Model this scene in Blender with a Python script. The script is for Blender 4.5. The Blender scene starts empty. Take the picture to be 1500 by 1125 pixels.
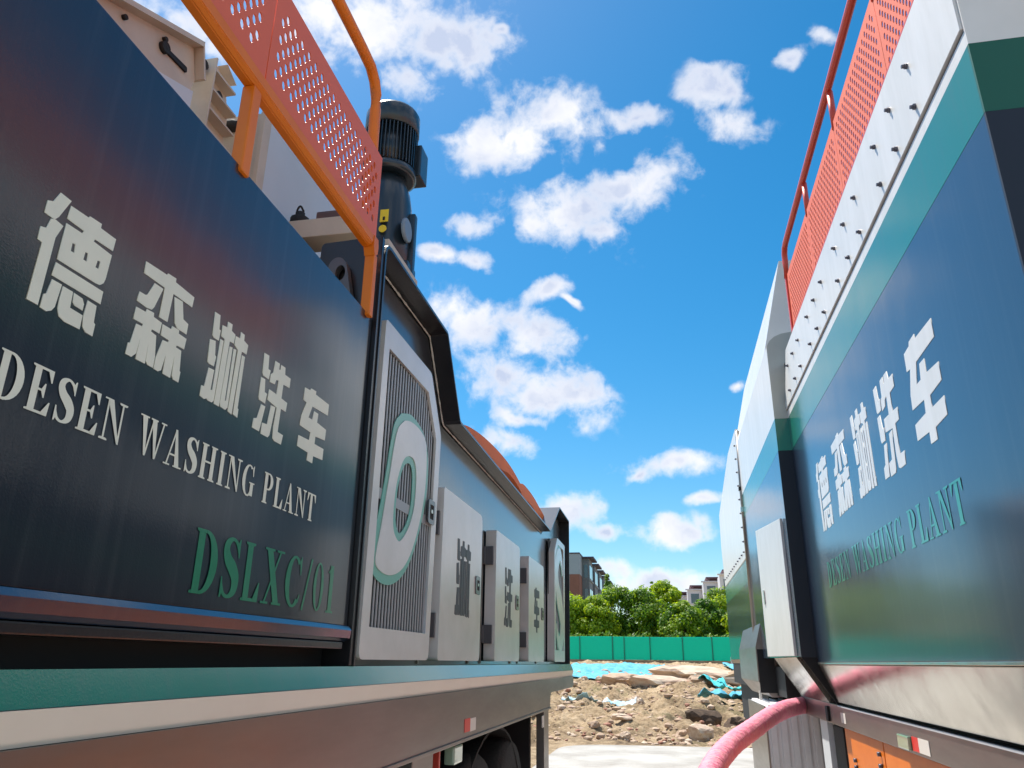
import bpy, bmesh, math, random
from mathutils import Vector, Matrix, noise
random.seed(7)
R = math.radians
S = bpy.context.scene
C = S.collection
# ------------------------------------------------------------------ camera
cam = bpy.data.cameras.new('camera'); co = bpy.data.objects.new('camera', cam); C.objects.link(co)
cam.sensor_width = 36; cam.lens = 26.64; cam.clip_start = .05; cam.clip_end = 5000
co.matrix_world = Matrix(((0.9812415, 0.05576031, 0.1845424, 0),
                          (0.19245294, -0.33928126, -0.92078776, 0),
                          (0.01126837, 0.93903089, -0.34364808, 0), (0, 0, 0, 1)))
S.camera = co
# ------------------------------------------------------------------ sky and sun
SUN = Vector((-.36, .33, 1)).normalized()
EL = math.asin(SUN.z); AZ = math.atan2(SUN.x, SUN.y)
W = bpy.data.worlds.new('World'); S.world = W; W.use_nodes = True
nt = W.node_tree; N = nt.nodes; L = nt.links; N.clear()
SKY_STRENGTH = .104
CLOUDS = [[-0.291, 0.6486, 0.7033, 2.3581, -0.1204, 0.3017, 0.1126, 0.0499], [-0.2288, 0.6798, 0.6968, 2.3442, -0.0714, 0.2552, 0.0777, 0.0491], [-0.2685, 0.7037, 0.6578, 2.3017, 0.1707, 0.5157, 0.0416, 0.0316], [-0.4777, 0.575, 0.6642, 2.3042, 0.1249, 0.805, 0.0572, 0.0305], [-0.3476, 0.6216, 0.702, 2.3628, -0.1657, 0.3442, 0.0474, 0.0395], [-0.185, 0.7736, 0.6061, 2.2254, -0.0962, 0.1611, 0.0671, 0.0292], [-0.1135, 0.7615, 0.6382, 2.2828, 0.2162, 0.331, 0.0662, 0.0373], [-0.1455, 0.7724, 0.6183, 2.2373, -0.0033, 0.1836, 0.0514, 0.0343], [-0.0985, 0.835, 0.5414, 2.1527, 0.1731, 0.2303, 0.0833, 0.0421], [-0.0191, 0.8272, 0.5616, 2.1742, -0.1444, -0.0757, 0.0734, 0.0328], [-0.065, 0.8473, 0.5271, 2.1377, 0.1923, 0.1976, 0.0526, 0.0219], [0.0886, 0.7595, 0.6444, 2.3486, 0.4068, 0.2554, 0.0326, 0.031], [0.1086, 0.7877, 0.6064, 2.2566, 0.2922, 0.0944, 0.0428, 0.0214], [-0.0016, 0.7797, 0.6261, 2.2483, -0.0487, -0.0371, 0.0353, 0.0168], [-0.2302, 0.8227, 0.5198, 2.1208, 0.1056, 0.3374, 0.03, 0.0176], [-0.2631, 0.8299, 0.4921, 2.1029, 0.2458, 0.4493, 0.0212, 0.0115], [-0.2197, 0.8469, 0.4842, 2.0802, 0.1185, 0.3197, 0.0284, 0.0133], [-0.13, 0.8822, 0.4526, 2.079, -0.3764, -0.0557, 0.034, 0.0161], [-0.1, 0.8924, 0.4401, 2.1502, 0.6372, 0.4828, 0.0196, 0.0063], [-0.2236, 0.8828, 0.413, 1.9971, 0.0496, 0.2706, 0.07, 0.0377], [-0.1546, 0.9051, 0.3961, 1.9836, 0.1595, 0.2386, 0.0557, 0.0306], [-0.1969, 0.9126, 0.3582, 1.9563, 0.309, 0.3353, 0.0558, 0.0396], [-0.1499, 0.9324, 0.329, 1.9091, 0.1324, 0.2059, 0.0792, 0.036], [-0.1141, 0.936, 0.333, 1.9103, 0.0127, 0.1258, 0.0449, 0.0323], [-0.1779, 0.9361, 0.3033, 1.8884, 0.2407, 0.266, 0.045, 0.0126], [-0.1927, 0.9433, 0.2705, 1.8481, 0.1555, 0.2456, 0.0539, 0.0207], [-0.1122, 0.9754, 0.1896, 1.7635, 0.1409, 0.1419, 0.0514, 0.0239], [-0.0673, 0.9855, 0.156, 1.7274, 0.0084, 0.0695, 0.0193, 0.0114], [0.0168, 0.9706, 0.24, 1.8132, -0.0118, -0.0203, 0.0684, 0.0132], [-0.0312, 0.972, 0.2331, 1.8369, -0.4819, -0.0936, 0.0265, 0.0106], [0.0118, 0.9877, 0.1557, 1.7272, 0.0208, -0.0087, 0.0519, 0.019], [-0.0589, 0.9921, 0.1104, 1.6814, 0.0036, 0.0597, 0.026, 0.0156], [-0.0128, 0.9953, 0.096, 1.667, 0.0061, 0.0134, 0.0943, 0.0154], [0.172, 0.7375, 0.6531, 2.2837, -0.0544, -0.2761, 0.0251, 0.0126], [0.2143, 0.7225, 0.6573, 2.4101, 0.4882, 0.1931, 0.023, 0.0092], [0.0565, 0.9789, 0.1963, 1.7685, 0.0382, -0.05, 0.0242, 0.0078], [0.107, 0.9364, 0.3343, 1.913, 0.0892, -0.082, 0.0103, 0.0069], [-0.2217, 0.7031, 0.6756, 2.3144, -0.0619, 0.2486, 0.0133, 0.0116], [-0.1557, 0.6888, 0.7081, 2.3577, -0.0199, 0.2023, 0.0114, 0.0082]]
def build_world():
    out = N.new('ShaderNodeOutputWorld')
    sky = N.new('ShaderNodeTexSky'); sky.sky_type = 'NISHITA'; sky.sun_disc = False
    sky.sun_elevation = EL; sky.sun_rotation = AZ; sky.air_density = 1.0; sky.dust_density = .45; sky.ozone_density = 2.2
    hs = N.new('ShaderNodeHueSaturation'); hs.inputs['Hue'].default_value = .488
    hs.inputs['Saturation'].default_value = 1.46; hs.inputs['Value'].default_value = 1.0
    L.new(sky.outputs[0], hs.inputs['Color'])
    b1 = N.new('ShaderNodeBackground'); b1.inputs[1].default_value = SKY_STRENGTH; L.new(hs.outputs[0], b1.inputs[0])
    tc = N.new('ShaderNodeTexCoord')
    def noi(scale, det, rough, vec, dist=0):
        n = N.new('ShaderNodeTexNoise'); n.inputs['Scale'].default_value = scale; n.inputs['Detail'].default_value = det
        n.inputs['Roughness'].default_value = rough; n.inputs['Distortion'].default_value = dist; L.new(vec, n.inputs['Vector']); return n
    def mth(op, a, b=None, c=None, clamp=False):
        m = N.new('ShaderNodeMath'); m.operation = op; m.use_clamp = clamp
        for i, v in enumerate((a, b, c)):
            if v is None: continue
            if isinstance(v, (int, float)): m.inputs[i].default_value = v
            else: L.new(v, m.inputs[i])
        return m.outputs[0]
    dirv = tc.outputs['Generated']
    # flatten the noise a little towards the horizon, as clouds seen edge-on are
    warp = noi(9, 3, .6, dirv)
    sub = N.new('ShaderNodeVectorMath'); sub.operation = 'SUBTRACT'; L.new(warp.outputs['Color'], sub.inputs[0]); sub.inputs[1].default_value = (.5, .5, .5)
    scl = N.new('ShaderNodeVectorMath'); scl.operation = 'SCALE'; L.new(sub.outputs[0], scl.inputs[0]); scl.inputs[3].default_value = .045
    add = N.new('ShaderNodeVectorMath'); add.operation = 'ADD'; L.new(dirv, add.inputs[0]); L.new(scl.outputs[0], add.inputs[1])
    wd = add.outputs[0]
    cl = [tuple(c) for c in CLOUDS]
    field = None
    for c in cl:
        mp = N.new('ShaderNodeMapping'); mp.vector_type = 'TEXTURE'
        mp.inputs['Location'].default_value = c[0:3]; mp.inputs['Rotation'].default_value = c[3:6]
        mp.inputs['Scale'].default_value = (c[6], c[7], max(c[6], c[7]) * 2)
        L.new(wd, mp.inputs['Vector'])
        ln = N.new('ShaderNodeVectorMath'); ln.operation = 'LENGTH'; L.new(mp.outputs[0], ln.inputs[0])
        field = ln.outputs['Value'] if field is None else mth('SMOOTH_MIN', field, ln.outputs['Value'], .25)
    # the same broken cumulus goes on over the rest of the sky
    g = N.new('ShaderNodeMapping'); g.inputs['Scale'].default_value = (1, 1, 1.9); L.new(wd, g.inputs[0])
    ng = noi(4.1, 2, .5, g.outputs[0])
    gf = mth('MULTIPLY_ADD', ng.outputs[0], -7.0, 4.55)
    vd = N.new('ShaderNodeVectorMath'); vd.operation = 'DOT_PRODUCT'; L.new(dirv, vd.inputs[0]); vd.inputs[1].default_value = (-.0, .906, .42)
    keep = N.new('ShaderNodeMapRange'); L.new(vd.outputs['Value'], keep.inputs[0]); keep.inputs[1].default_value = .66; keep.inputs[2].default_value = .76; keep.inputs[3].default_value = 0; keep.inputs[4].default_value = 3
    field = mth('MINIMUM', field, mth('ADD', gf, keep.outputs[0]))
    n1 = noi(13, 9, .6, dirv, .15); n2 = noi(38, 5, .55, dirv, .35)
    e1 = mth('MULTIPLY_ADD', n1.outputs[0], 2.9, -1.45)
    e2 = mth('MULTIPLY_ADD', n2.outputs[0], 1.6, -.8)
    inv = mth('SUBTRACT', 1.02, field)                # >0 inside
    den = mth('ADD', mth('ADD', inv, e1), e2)
    a = N.new('ShaderNodeMapRange'); a.interpolation_type = 'SMOOTHSTEP'; L.new(den, a.inputs[0])
    a.inputs[1].default_value = -.25; a.inputs[2].default_value = .85; a.inputs[3].default_value = 0; a.inputs[4].default_value = 1
    near = N.new('ShaderNodeMapRange'); L.new(inv, near.inputs[0]); near.inputs[1].default_value = -.75; near.inputs[2].default_value = -.15
    alpha = mth('MULTIPLY', a.outputs[0], near.outputs[0], clamp=True)
    # cloud shading: thick middles go lavender grey, rims and tops stay white
    n3 = noi(11, 4, .5, wd, .3)
    thick = N.new('ShaderNodeMapRange'); L.new(den, thick.inputs[0]); thick.inputs[1].default_value = .15; thick.inputs[2].default_value = 1.0
    sh = mth('MULTIPLY', thick.outputs[0], mth('MULTIPLY_ADD', n3.outputs[0], 3.4, -1.0, clamp=True), clamp=True)
    cr = N.new('ShaderNodeMix'); cr.data_type = 'RGBA'; L.new(sh, cr.inputs[0])
    cr.inputs[6].default_value = (.97, .96, .97, 1); cr.inputs[7].default_value = (.54, .61, .78, 1)
    b2 = N.new('ShaderNodeBackground'); L.new(cr.outputs[2], b2.inputs[0]); b2.inputs[1].default_value = .74
    mx = N.new('ShaderNodeMixShader'); L.new(mth('MULTIPLY', alpha, .97), mx.inputs[0]); L.new(b1.outputs[0], mx.inputs[1]); L.new(b2.outputs[0], mx.inputs[2])
    L.new(mx.outputs[0], out.inputs[0])
build_world()
sl = bpy.data.lights.new('sun', 'SUN'); so = bpy.data.objects.new('sun', sl); C.objects.link(so)
sl.energy = 5.0; sl.angle = R(.53); sl.color = (1, .94, .85)
so.rotation_euler = (-SUN).to_track_quat('-Z', 'Y').to_euler(); so.location = (0, 0, 30)
S.view_settings.view_transform = 'Standard'; S.view_settings.look = 'None'
S.view_settings.exposure = .62; S.view_settings.gamma = 1; S.view_settings.use_curve_mapping = False
S.render.engine = 'CYCLES'
# ------------------------------------------------------------------ materials
MATS = {}
def mat(name, col, rough=.5, metal=0, coat=0, coat_r=.05, vary=.0, vscale=3, vcol=None, bump=0, bscale=40, rvar=0, streak=0, aniso_scale=None, ior=1.5, spec=.5):
    m = bpy.data.materials.new(name); m.use_nodes = True; t = m.node_tree; n = t.nodes; l = t.links
    b = n['Principled BSDF']; b.inputs['Base Color'].default_value = (*col, 1); b.inputs['Roughness'].default_value = rough
    b.inputs['Metallic'].default_value = metal; b.inputs['Coat Weight'].default_value = coat; b.inputs['Coat Roughness'].default_value = coat_r
    b.inputs['IOR'].default_value = ior
    tc = n.new('ShaderNodeTexCoord'); src = tc.outputs['Object']
    if aniso_scale:
        mp = n.new('ShaderNodeMapping'); mp.inputs['Scale'].default_value = aniso_scale; l.new(src, mp.inputs[0]); asrc = mp.outputs[0]
    else: asrc = src
    if vary:
        no = n.new('ShaderNodeTexNoise'); no.inputs['Scale'].default_value = vscale; no.inputs['Detail'].default_value = 4; no.inputs['Roughness'].default_value = .65
        l.new(asrc, no.inputs['Vector'])
        mr = n.new('ShaderNodeMapRange'); mr.inputs[1].default_value = .35; mr.inputs[2].default_value = .7; l.new(no.outputs[0], mr.inputs[0])
        mu = n.new('ShaderNodeMath'); mu.operation = 'MULTIPLY'; mu.inputs[1].default_value = vary; l.new(mr.outputs[0], mu.inputs[0])
        mx = n.new('ShaderNodeMix'); mx.data_type = 'RGBA'; mx.inputs[6].default_value = (*col, 1); mx.inputs[7].default_value = (*(vcol or tuple(c * .6 for c in col)), 1)
        l.new(mu.outputs[0], mx.inputs[0]); l.new(mx.outputs[2], b.inputs['Base Color'])
    if rvar:
        no = n.new('ShaderNodeTexNoise'); no.inputs['Scale'].default_value = 5; no.inputs['Detail'].default_value = 8; no.inputs['Roughness'].default_value = .7
        l.new(asrc, no.inputs['Vector'])
        mr = n.new('ShaderNodeMapRange'); mr.inputs[1].default_value = .3; mr.inputs[2].default_value = .7
        mr.inputs[3].default_value = max(.02, (coat_r if coat else rough) - rvar); mr.inputs[4].default_value = (coat_r if coat else rough) + rvar
        l.new(no.outputs[0], mr.inputs[0]); l.new(mr.outputs[0], b.inputs['Coat Roughness' if coat else 'Roughness'])
    if bump:
        no = n.new('ShaderNodeTexNoise'); no.inputs['Scale'].default_value = bscale; no.inputs['Detail'].default_value = 4
        l.new(asrc, no.inputs['Vector'])
        bp = n.new('ShaderNodeBump'); bp.inputs['Strength'].default_value = bump; bp.inputs['Distance'].default_value = .02
        l.new(no.outputs[0], bp.inputs['Height']); l.new(bp.outputs[0], b.inputs['Normal'])
        if coat: l.new(bp.outputs[0], b.inputs['Coat Normal'])
    MATS[name] = m; return m
def painted_panel(name, col, cr, ior=1.5):
    # glossy paint over slightly wavy sheet: broad waves, orange peel, faint rain streaks running down
    m = bpy.data.materials.new(name); m.use_nodes = True; t = m.node_tree; n = t.nodes; l = t.links
    b = n['Principled BSDF']; b.inputs['Coat Weight'].default_value = 1; b.inputs['Coat IOR'].default_value = ior; b.inputs['Roughness'].default_value = .35
    tc = n.new('ShaderNodeTexCoord')
    def noi(s, sc, d=4):
        mp = n.new('ShaderNodeMapping'); mp.inputs['Scale'].default_value = sc; l.new(tc.outputs['Object'], mp.inputs[0])
        no = n.new('ShaderNodeTexNoise'); no.inputs['Scale'].default_value = s; no.inputs['Detail'].default_value = d; no.inputs['Roughness'].default_value = .6; l.new(mp.outputs[0], no.inputs['Vector']); return no.outputs[0]
    streak = noi(1, (1, 26, .9), 6); blot = noi(3.2, (1, 1, 1), 6)
    mr = n.new('ShaderNodeMapRange'); mr.inputs[1].default_value = .5; mr.inputs[2].default_value = .78; l.new(streak, mr.inputs[0])
    mx = n.new('ShaderNodeMix'); mx.data_type = 'RGBA'; mx.inputs[6].default_value = (*col, 1)
    mx.inputs[7].default_value = (*tuple(c * .8 + .025 for c in col), 1)
    mm = n.new('ShaderNodeMath'); mm.operation = 'MULTIPLY'; l.new(mr.outputs[0], mm.inputs[0]); mm.inputs[1].default_value = .9; l.new(mm.outputs[0], mx.inputs[0]); l.new(mx.outputs[2], b.inputs['Base Color'])
    r2 = n.new('ShaderNodeMapRange'); r2.inputs[1].default_value = .3; r2.inputs[2].default_value = .7; r2.inputs[3].default_value = cr * .6; r2.inputs[4].default_value = cr * 1.5
    av = n.new('ShaderNodeMath'); av.operation = 'ADD'; l.new(streak, av.inputs[0]); l.new(blot, av.inputs[1])
    hv = n.new('ShaderNodeMath'); hv.operation = 'MULTIPLY'; hv.inputs[1].default_value = .5; l.new(av.outputs[0], hv.inputs[0])
    l.new(hv.outputs[0], r2.inputs[0]); l.new(r2.outputs[0], b.inputs['Coat Roughness'])
    bp1 = n.new('ShaderNodeBump'); bp1.inputs['Strength'].default_value = .07; bp1.inputs['Distance'].default_value = .03; l.new(noi(1.7, (1, 1, .7), 2), bp1.inputs['Height'])
    bp2 = n.new('ShaderNodeBump'); bp2.inputs['Strength'].default_value = .16; bp2.inputs['Distance'].default_value = .0012; l.new(noi(210, (1, 1, 1), 2), bp2.inputs['Height']); l.new(bp1.outputs[0], bp2.inputs['Normal'])
    l.new(bp2.outputs[0], b.inputs['Normal']); l.new(bp2.outputs[0], b.inputs['Coat Normal'])
    MATS[name] = m; return m
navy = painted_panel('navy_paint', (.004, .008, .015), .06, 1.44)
navy_r = painted_panel('navy_paint_sky', (.009, .024, .052), .055, 1.55)  # bluer copy of the navy; sky reflection is put into the base
green = painted_panel('green_paint', (.002, .19, .115), .12)
green_txt = mat('green_vinyl', (.004, .19, .085), .4, vary=.6, vscale=25, vcol=(.03, .24, .13), coat=.6, coat_r=.15)
green_txt2 = mat('green_vinyl_reflect', (.02, .28, .19), .4, coat=1, coat_r=.08, vary=.4, vscale=12, vcol=(.04, .33, .24))  # lighter copy of the vinyl; the reflection is put into its colour
end_navy = mat('navy_end_shade', (.003, .008, .02), .6, coat=.25, coat_r=.3)  # same navy paint, with the end faces' shade put into the colour
end_green = mat('green_end_shade', (.001, .10, .06), .6, coat=.25, coat_r=.3)  # same green paint, darkened to carry the end face's shade
white = mat('white_paint', (.83, .82, .79), .35, vary=.55, vscale=2.5, vcol=(.66, .65, .60), coat=.4, coat_r=.2, bump=.05, bscale=8, aniso_scale=(1, 3.5, .7))
cream = mat('cream_paint', (.80, .72, .60), .4, vary=.35, vscale=3, vcol=(.68, .60, .48), coat=.3, coat_r=.25)
doorw = mat('door_white', (.74, .72, .69), .3, vary=.65, vscale=3, vcol=(.56, .54, .49), coat=.6, coat_r=.2, bump=.04, bscale=5)
vinylw = mat('white_vinyl', (.84, .84, .70), .42, vary=.3, vscale=9, vcol=(.6, .62, .54))
black = mat('black_paint', (.012, .012, .014), .35, coat=.5, coat_r=.2, bump=.05, bscale=90)
dark = mat('dark_recess', (.008, .008, .009), .7)
stain = None
rubber = mat('rubber', (.018, .018, .018), .8, bump=.3, bscale=60)
orange = mat('orange_paint', (.80, .20, .004), .42, vary=.45, vscale=7, vcol=(.66, .13, .003))
orange_r = mat('orange_cover_paint', (.88, .17, .002), .6, vary=.4, vscale=5, vcol=(.72, .11, .002))
coral = mat('coral_mesh_paint', (.82, .15, .04), .5, coat=.2, coat_r=.3, vary=.3, vscale=6, vcol=(.74, .12, .035))
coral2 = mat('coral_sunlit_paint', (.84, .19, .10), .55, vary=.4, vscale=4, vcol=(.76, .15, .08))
coral3 = mat('coral_rail_paint', (.66, .07, .04), .45, coat=.3, coat_r=.25)
steel = mat('stainless', (.29, .265, .24), .36, metal=.85, rvar=.05, vary=.6, vscale=2, vcol=(.20, .18, .165), aniso_scale=(1, .5, 3), bump=.012, bscale=5)
steel_b = mat('stainless_bright', (.62, .60, .55), .2, metal=.9, rvar=.08, bump=.06, bscale=4)
beige = mat('beige_paint', (.60, .52, .42), .5, vary=.5, vscale=4, vcol=(.44, .36, .28), bump=.05)
pale = mat('pale_grey_paint', (.62, .66, .70), .45, vary=.3, vscale=3, vcol=(.54, .56, .58))
motor_m = mat('motor_paint', (.012, .022, .030), .35, coat=.5, coat_r=.2)
motor_l = mat('motor_cover', (.20, .26, .32), .4)
yellow = mat('yellow_sticker', (.85, .62, .02), .5)
reflr = mat('reflector_red', (.75, .03, .02), .35); reflw = mat('reflector_white', (.78, .76, .70), .35)
lampg = mat('lamp_glass', (.35, .48, .33), .15, coat=1)
slatm = mat('slat_grey', (.40, .41, .42), .4, metal=.2)
cutm = mat('cutout_shade', (.075, .075, .08), .45, metal=.3)
mint = mat('mint_outline', (.16, .46, .36), .4, coat=.4, coat_r=.2)
hosem = mat('hose_pink', (.80, .19, .32), .55, vary=.75, vscale=16, vcol=(.86, .42, .42), bump=.9, bscale=24, aniso_scale=(1, 2.2, 1))
ribm = mat('ribbed_plastic', (.78, .78, .80), .4, vary=.3, vscale=4)
concrete = mat('concrete', (.44, .425, .395), .85, vary=1.0, vscale=1.3, vcol=(.27, .25, .22), bump=.6, bscale=30)
# ------------------------------------------------------------------ mesh helpers
def link(name, me, m=None, parent=None):
    o = bpy.data.objects.new(name, me); C.objects.link(o)
    if m is not None:
        for q in (m if isinstance(m, (list, tuple)) else [m]): me.materials.append(q)
    if parent is not None: o.parent = parent
    return o
def empty(name, loc, label, cat, group=None):
    o = bpy.data.objects.new(name, None); C.objects.link(o); o.location = (0, 0, 0)
    o.empty_display_size = .3
    o['label'] = label; o['category'] = cat
    if group: o['group'] = group
    return o
def tag(o, label=None, cat=None, group=None, kind=None):
    if label: o['label'] = label
    if cat: o['category'] = cat
    if group: o['group'] = group
    if kind: o['kind'] = kind
    return o
def mesh(name, vs, fs):
    me = bpy.data.meshes.new(name); me.from_pydata([tuple(v) for v in vs], [], fs); me.update(); return me
def recalc(me):
    bm = bmesh.new(); bm.from_mesh(me); bmesh.ops.recalc_face_normals(bm, faces=bm.faces); bm.to_mesh(me); bm.free(); return me
def boxes(name, lst, m, parent=None, bev=0.0):
    bm = bmesh.new()
    for (x0, x1, y0, y1, z0, z1) in lst:
        r = bmesh.ops.create_cube(bm, size=1)
        bmesh.ops.scale(bm, vec=(abs(x1 - x0), abs(y1 - y0), abs(z1 - z0)), verts=r['verts'])
        bmesh.ops.translate(bm, vec=((x0 + x1) / 2, (y0 + y1) / 2, (z0 + z1) / 2), verts=r['verts'])
    if bev: bmesh.ops.bevel(bm, geom=list(bm.edges), offset=bev, segments=2, affect='EDGES', profile=.7)
    me = bpy.data.meshes.new(name); bm.to_mesh(me); bm.free()
    return link(name, me, m, parent)
def prism(name, loop, fn, m, parent=None, bev=0):
    """loop: 2-D points; fn(a, b, k) -> 3-D for k = 0, 1 (the two faces)"""
    n = len(loop); vs = [fn(a, b, 0) for a, b in loop] + [fn(a, b, 1) for a, b in loop]
    fs = [tuple(range(n)), tuple(range(2 * n - 1, n - 1, -1))] + [(i, i + n, (i + 1) % n + n, (i + 1) % n) for i in range(n)]
    me = recalc(mesh(name, vs, fs))
    if bev:
        bm = bmesh.new(); bm.from_mesh(me); bmesh.ops.bevel(bm, geom=list(bm.edges), offset=bev, segments=2, affect='EDGES'); bm.to_mesh(me); bm.free()
    return link(name, me, m, parent)
def YZ(x0, x1): return lambda a, b, k: ((x0, x1)[k], a, b)
def XZ(y0, y1): return lambda a, b, k: (a, (y0, y1)[k], b)
def plate(name, loops, x, t, m, parent=None, rot=None, sx=1):
    """flat sheet with holes lying in the plane X = x (loops are Y,Z lists), thickness t towards sx"""
    cu = bpy.data.curves.new(name, 'CURVE'); cu.dimensions = '2D'; cu.fill_mode = 'BOTH'; cu.extrude = t / 2; cu.resolution_u = 1
    for lp in loops:
        sp = cu.splines.new('POLY'); sp.points.add(len(lp) - 1); sp.use_cyclic_u = True
        for i, p in enumerate(lp): sp.points[i].co = (p[0], p[1], 0, 1)
    tmp = bpy.data.objects.new('tmp', cu); C.objects.link(tmp)
    dg = bpy.context.evaluated_depsgraph_get(); me = bpy.data.meshes.new_from_object(tmp.evaluated_get(dg)); me.name = name
    bpy.data.objects.remove(tmp); bpy.data.curves.remove(cu)
    M = rot or Matrix(((0, 0, 1, x + sx * t / 2), (1, 0, 0, 0), (0, 1, 0, 0), (0, 0, 0, 1)))
    me.transform(M); me.update(); me.materials.clear()
    return link(name, me, m, parent)
def rounded(pts, rad, seg=4):
    out = []; n = len(pts)
    for i, p in enumerate(pts):
        r = rad[i] if isinstance(rad, (list, tuple)) else rad
        a = Vector(pts[i - 1]) - Vector(p); b = Vector(pts[(i + 1) % n]) - Vector(p)
        if r <= 0: out.append(tuple(p)); continue
        a1 = Vector(p) + a.normalized() * r; b1 = Vector(p) + b.normalized() * r
        for k in range(seg + 1):
            s = k / seg; q = a1 * (1 - s) ** 2 + Vector(p) * 2 * s * (1 - s) + b1 * s ** 2; out.append((q.x, q.y))
    return out
def tube(name, pts, r, m, parent=None, seg=14, radf=None):
    pts = [Vector(p) for p in pts]; vs = []; fs = []; up = Vector((0, 0, 1)); n = len(pts)
    for i, p in enumerate(pts):
        d = (pts[min(i + 1, n - 1)] - pts[max(i - 1, 0)]).normalized()
        a = d.cross(up);
        if a.length < .05: a = d.cross(Vector((1, 0, 0)))
        a.normalize(); b = d.cross(a).normalized()
        if i and (a.dot(la) < 0): a = -a; b = -b
        la = a
        for k in range(seg):
            t = 2 * math.pi * k / seg; rr = r * (radf(i, t) if radf else 1)
            vs.append(p + (a * math.cos(t) + b * math.sin(t)) * rr)
    for i in range(n - 1):
        for k in range(seg):
            fs.append((i * seg + k, i * seg + (k + 1) % seg, (i + 1) * seg + (k + 1) % seg, (i + 1) * seg + k))
    fs.append(tuple(range(seg))); fs.append(tuple(range((n - 1) * seg, n * seg)))
    me = recalc(mesh(name, vs, fs)); o = link(name, me, m, parent)
    for p in me.polygons: p.use_smooth = len(p.vertices) == 4
    return o
def smooth_path(pts, n=8):
    P = [Vector(p) for p in pts]; P = [P[0] * 2 - P[1]] + P + [P[-1] * 2 - P[-2]]; out = []
    for i in range(1, len(P) - 2):
        for k in range(n):
            t = k / n; a, b, c, d = P[i - 1:i + 3]
            out.append(.5 * ((2 * b) + (c - a) * t + (2 * a - 5 * b + 4 * c - d) * t * t + (3 * b - a - 3 * c + d) * t ** 3))
    out.append(P[-2]); return out
def lathe(name, prof, cx, cy, m, parent=None, seg=32, axis='Z', cz=0):
    vs = []; fs = []
    for r, h in prof:
        for k in range(seg):
            t = 2 * math.pi * k / seg; a, b = r * math.cos(t), r * math.sin(t)
            vs.append((cx + a, cy + b, h) if axis == 'Z' else (cx + h, cy + a, cz + b))
    n = len(prof)
    for i in range(n - 1):
        for k in range(seg): fs.append((i * seg + k, i * seg + (k + 1) % seg, (i + 1) * seg + (k + 1) % seg, (i + 1) * seg + k))
    fs.append(tuple(range(seg))[::-1]); fs.append(tuple(range((n - 1) * seg, n * seg)))
    me = recalc(mesh(name, vs, fs)); o = link(name, me, m, parent)
    for p in me.polygons: p.use_smooth = len(p.vertices) == 4
    return o
def smooth_by_angle(o, deg=35):
    me = o.data
    bm = bmesh.new(); bm.from_mesh(me)
    for f in bm.faces: f.smooth = True
    for e in bm.edges: e.smooth = not (len(e.link_faces) == 2 and e.calc_face_angle(0) > R(deg))
    bm.to_mesh(me); bm.free()
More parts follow.
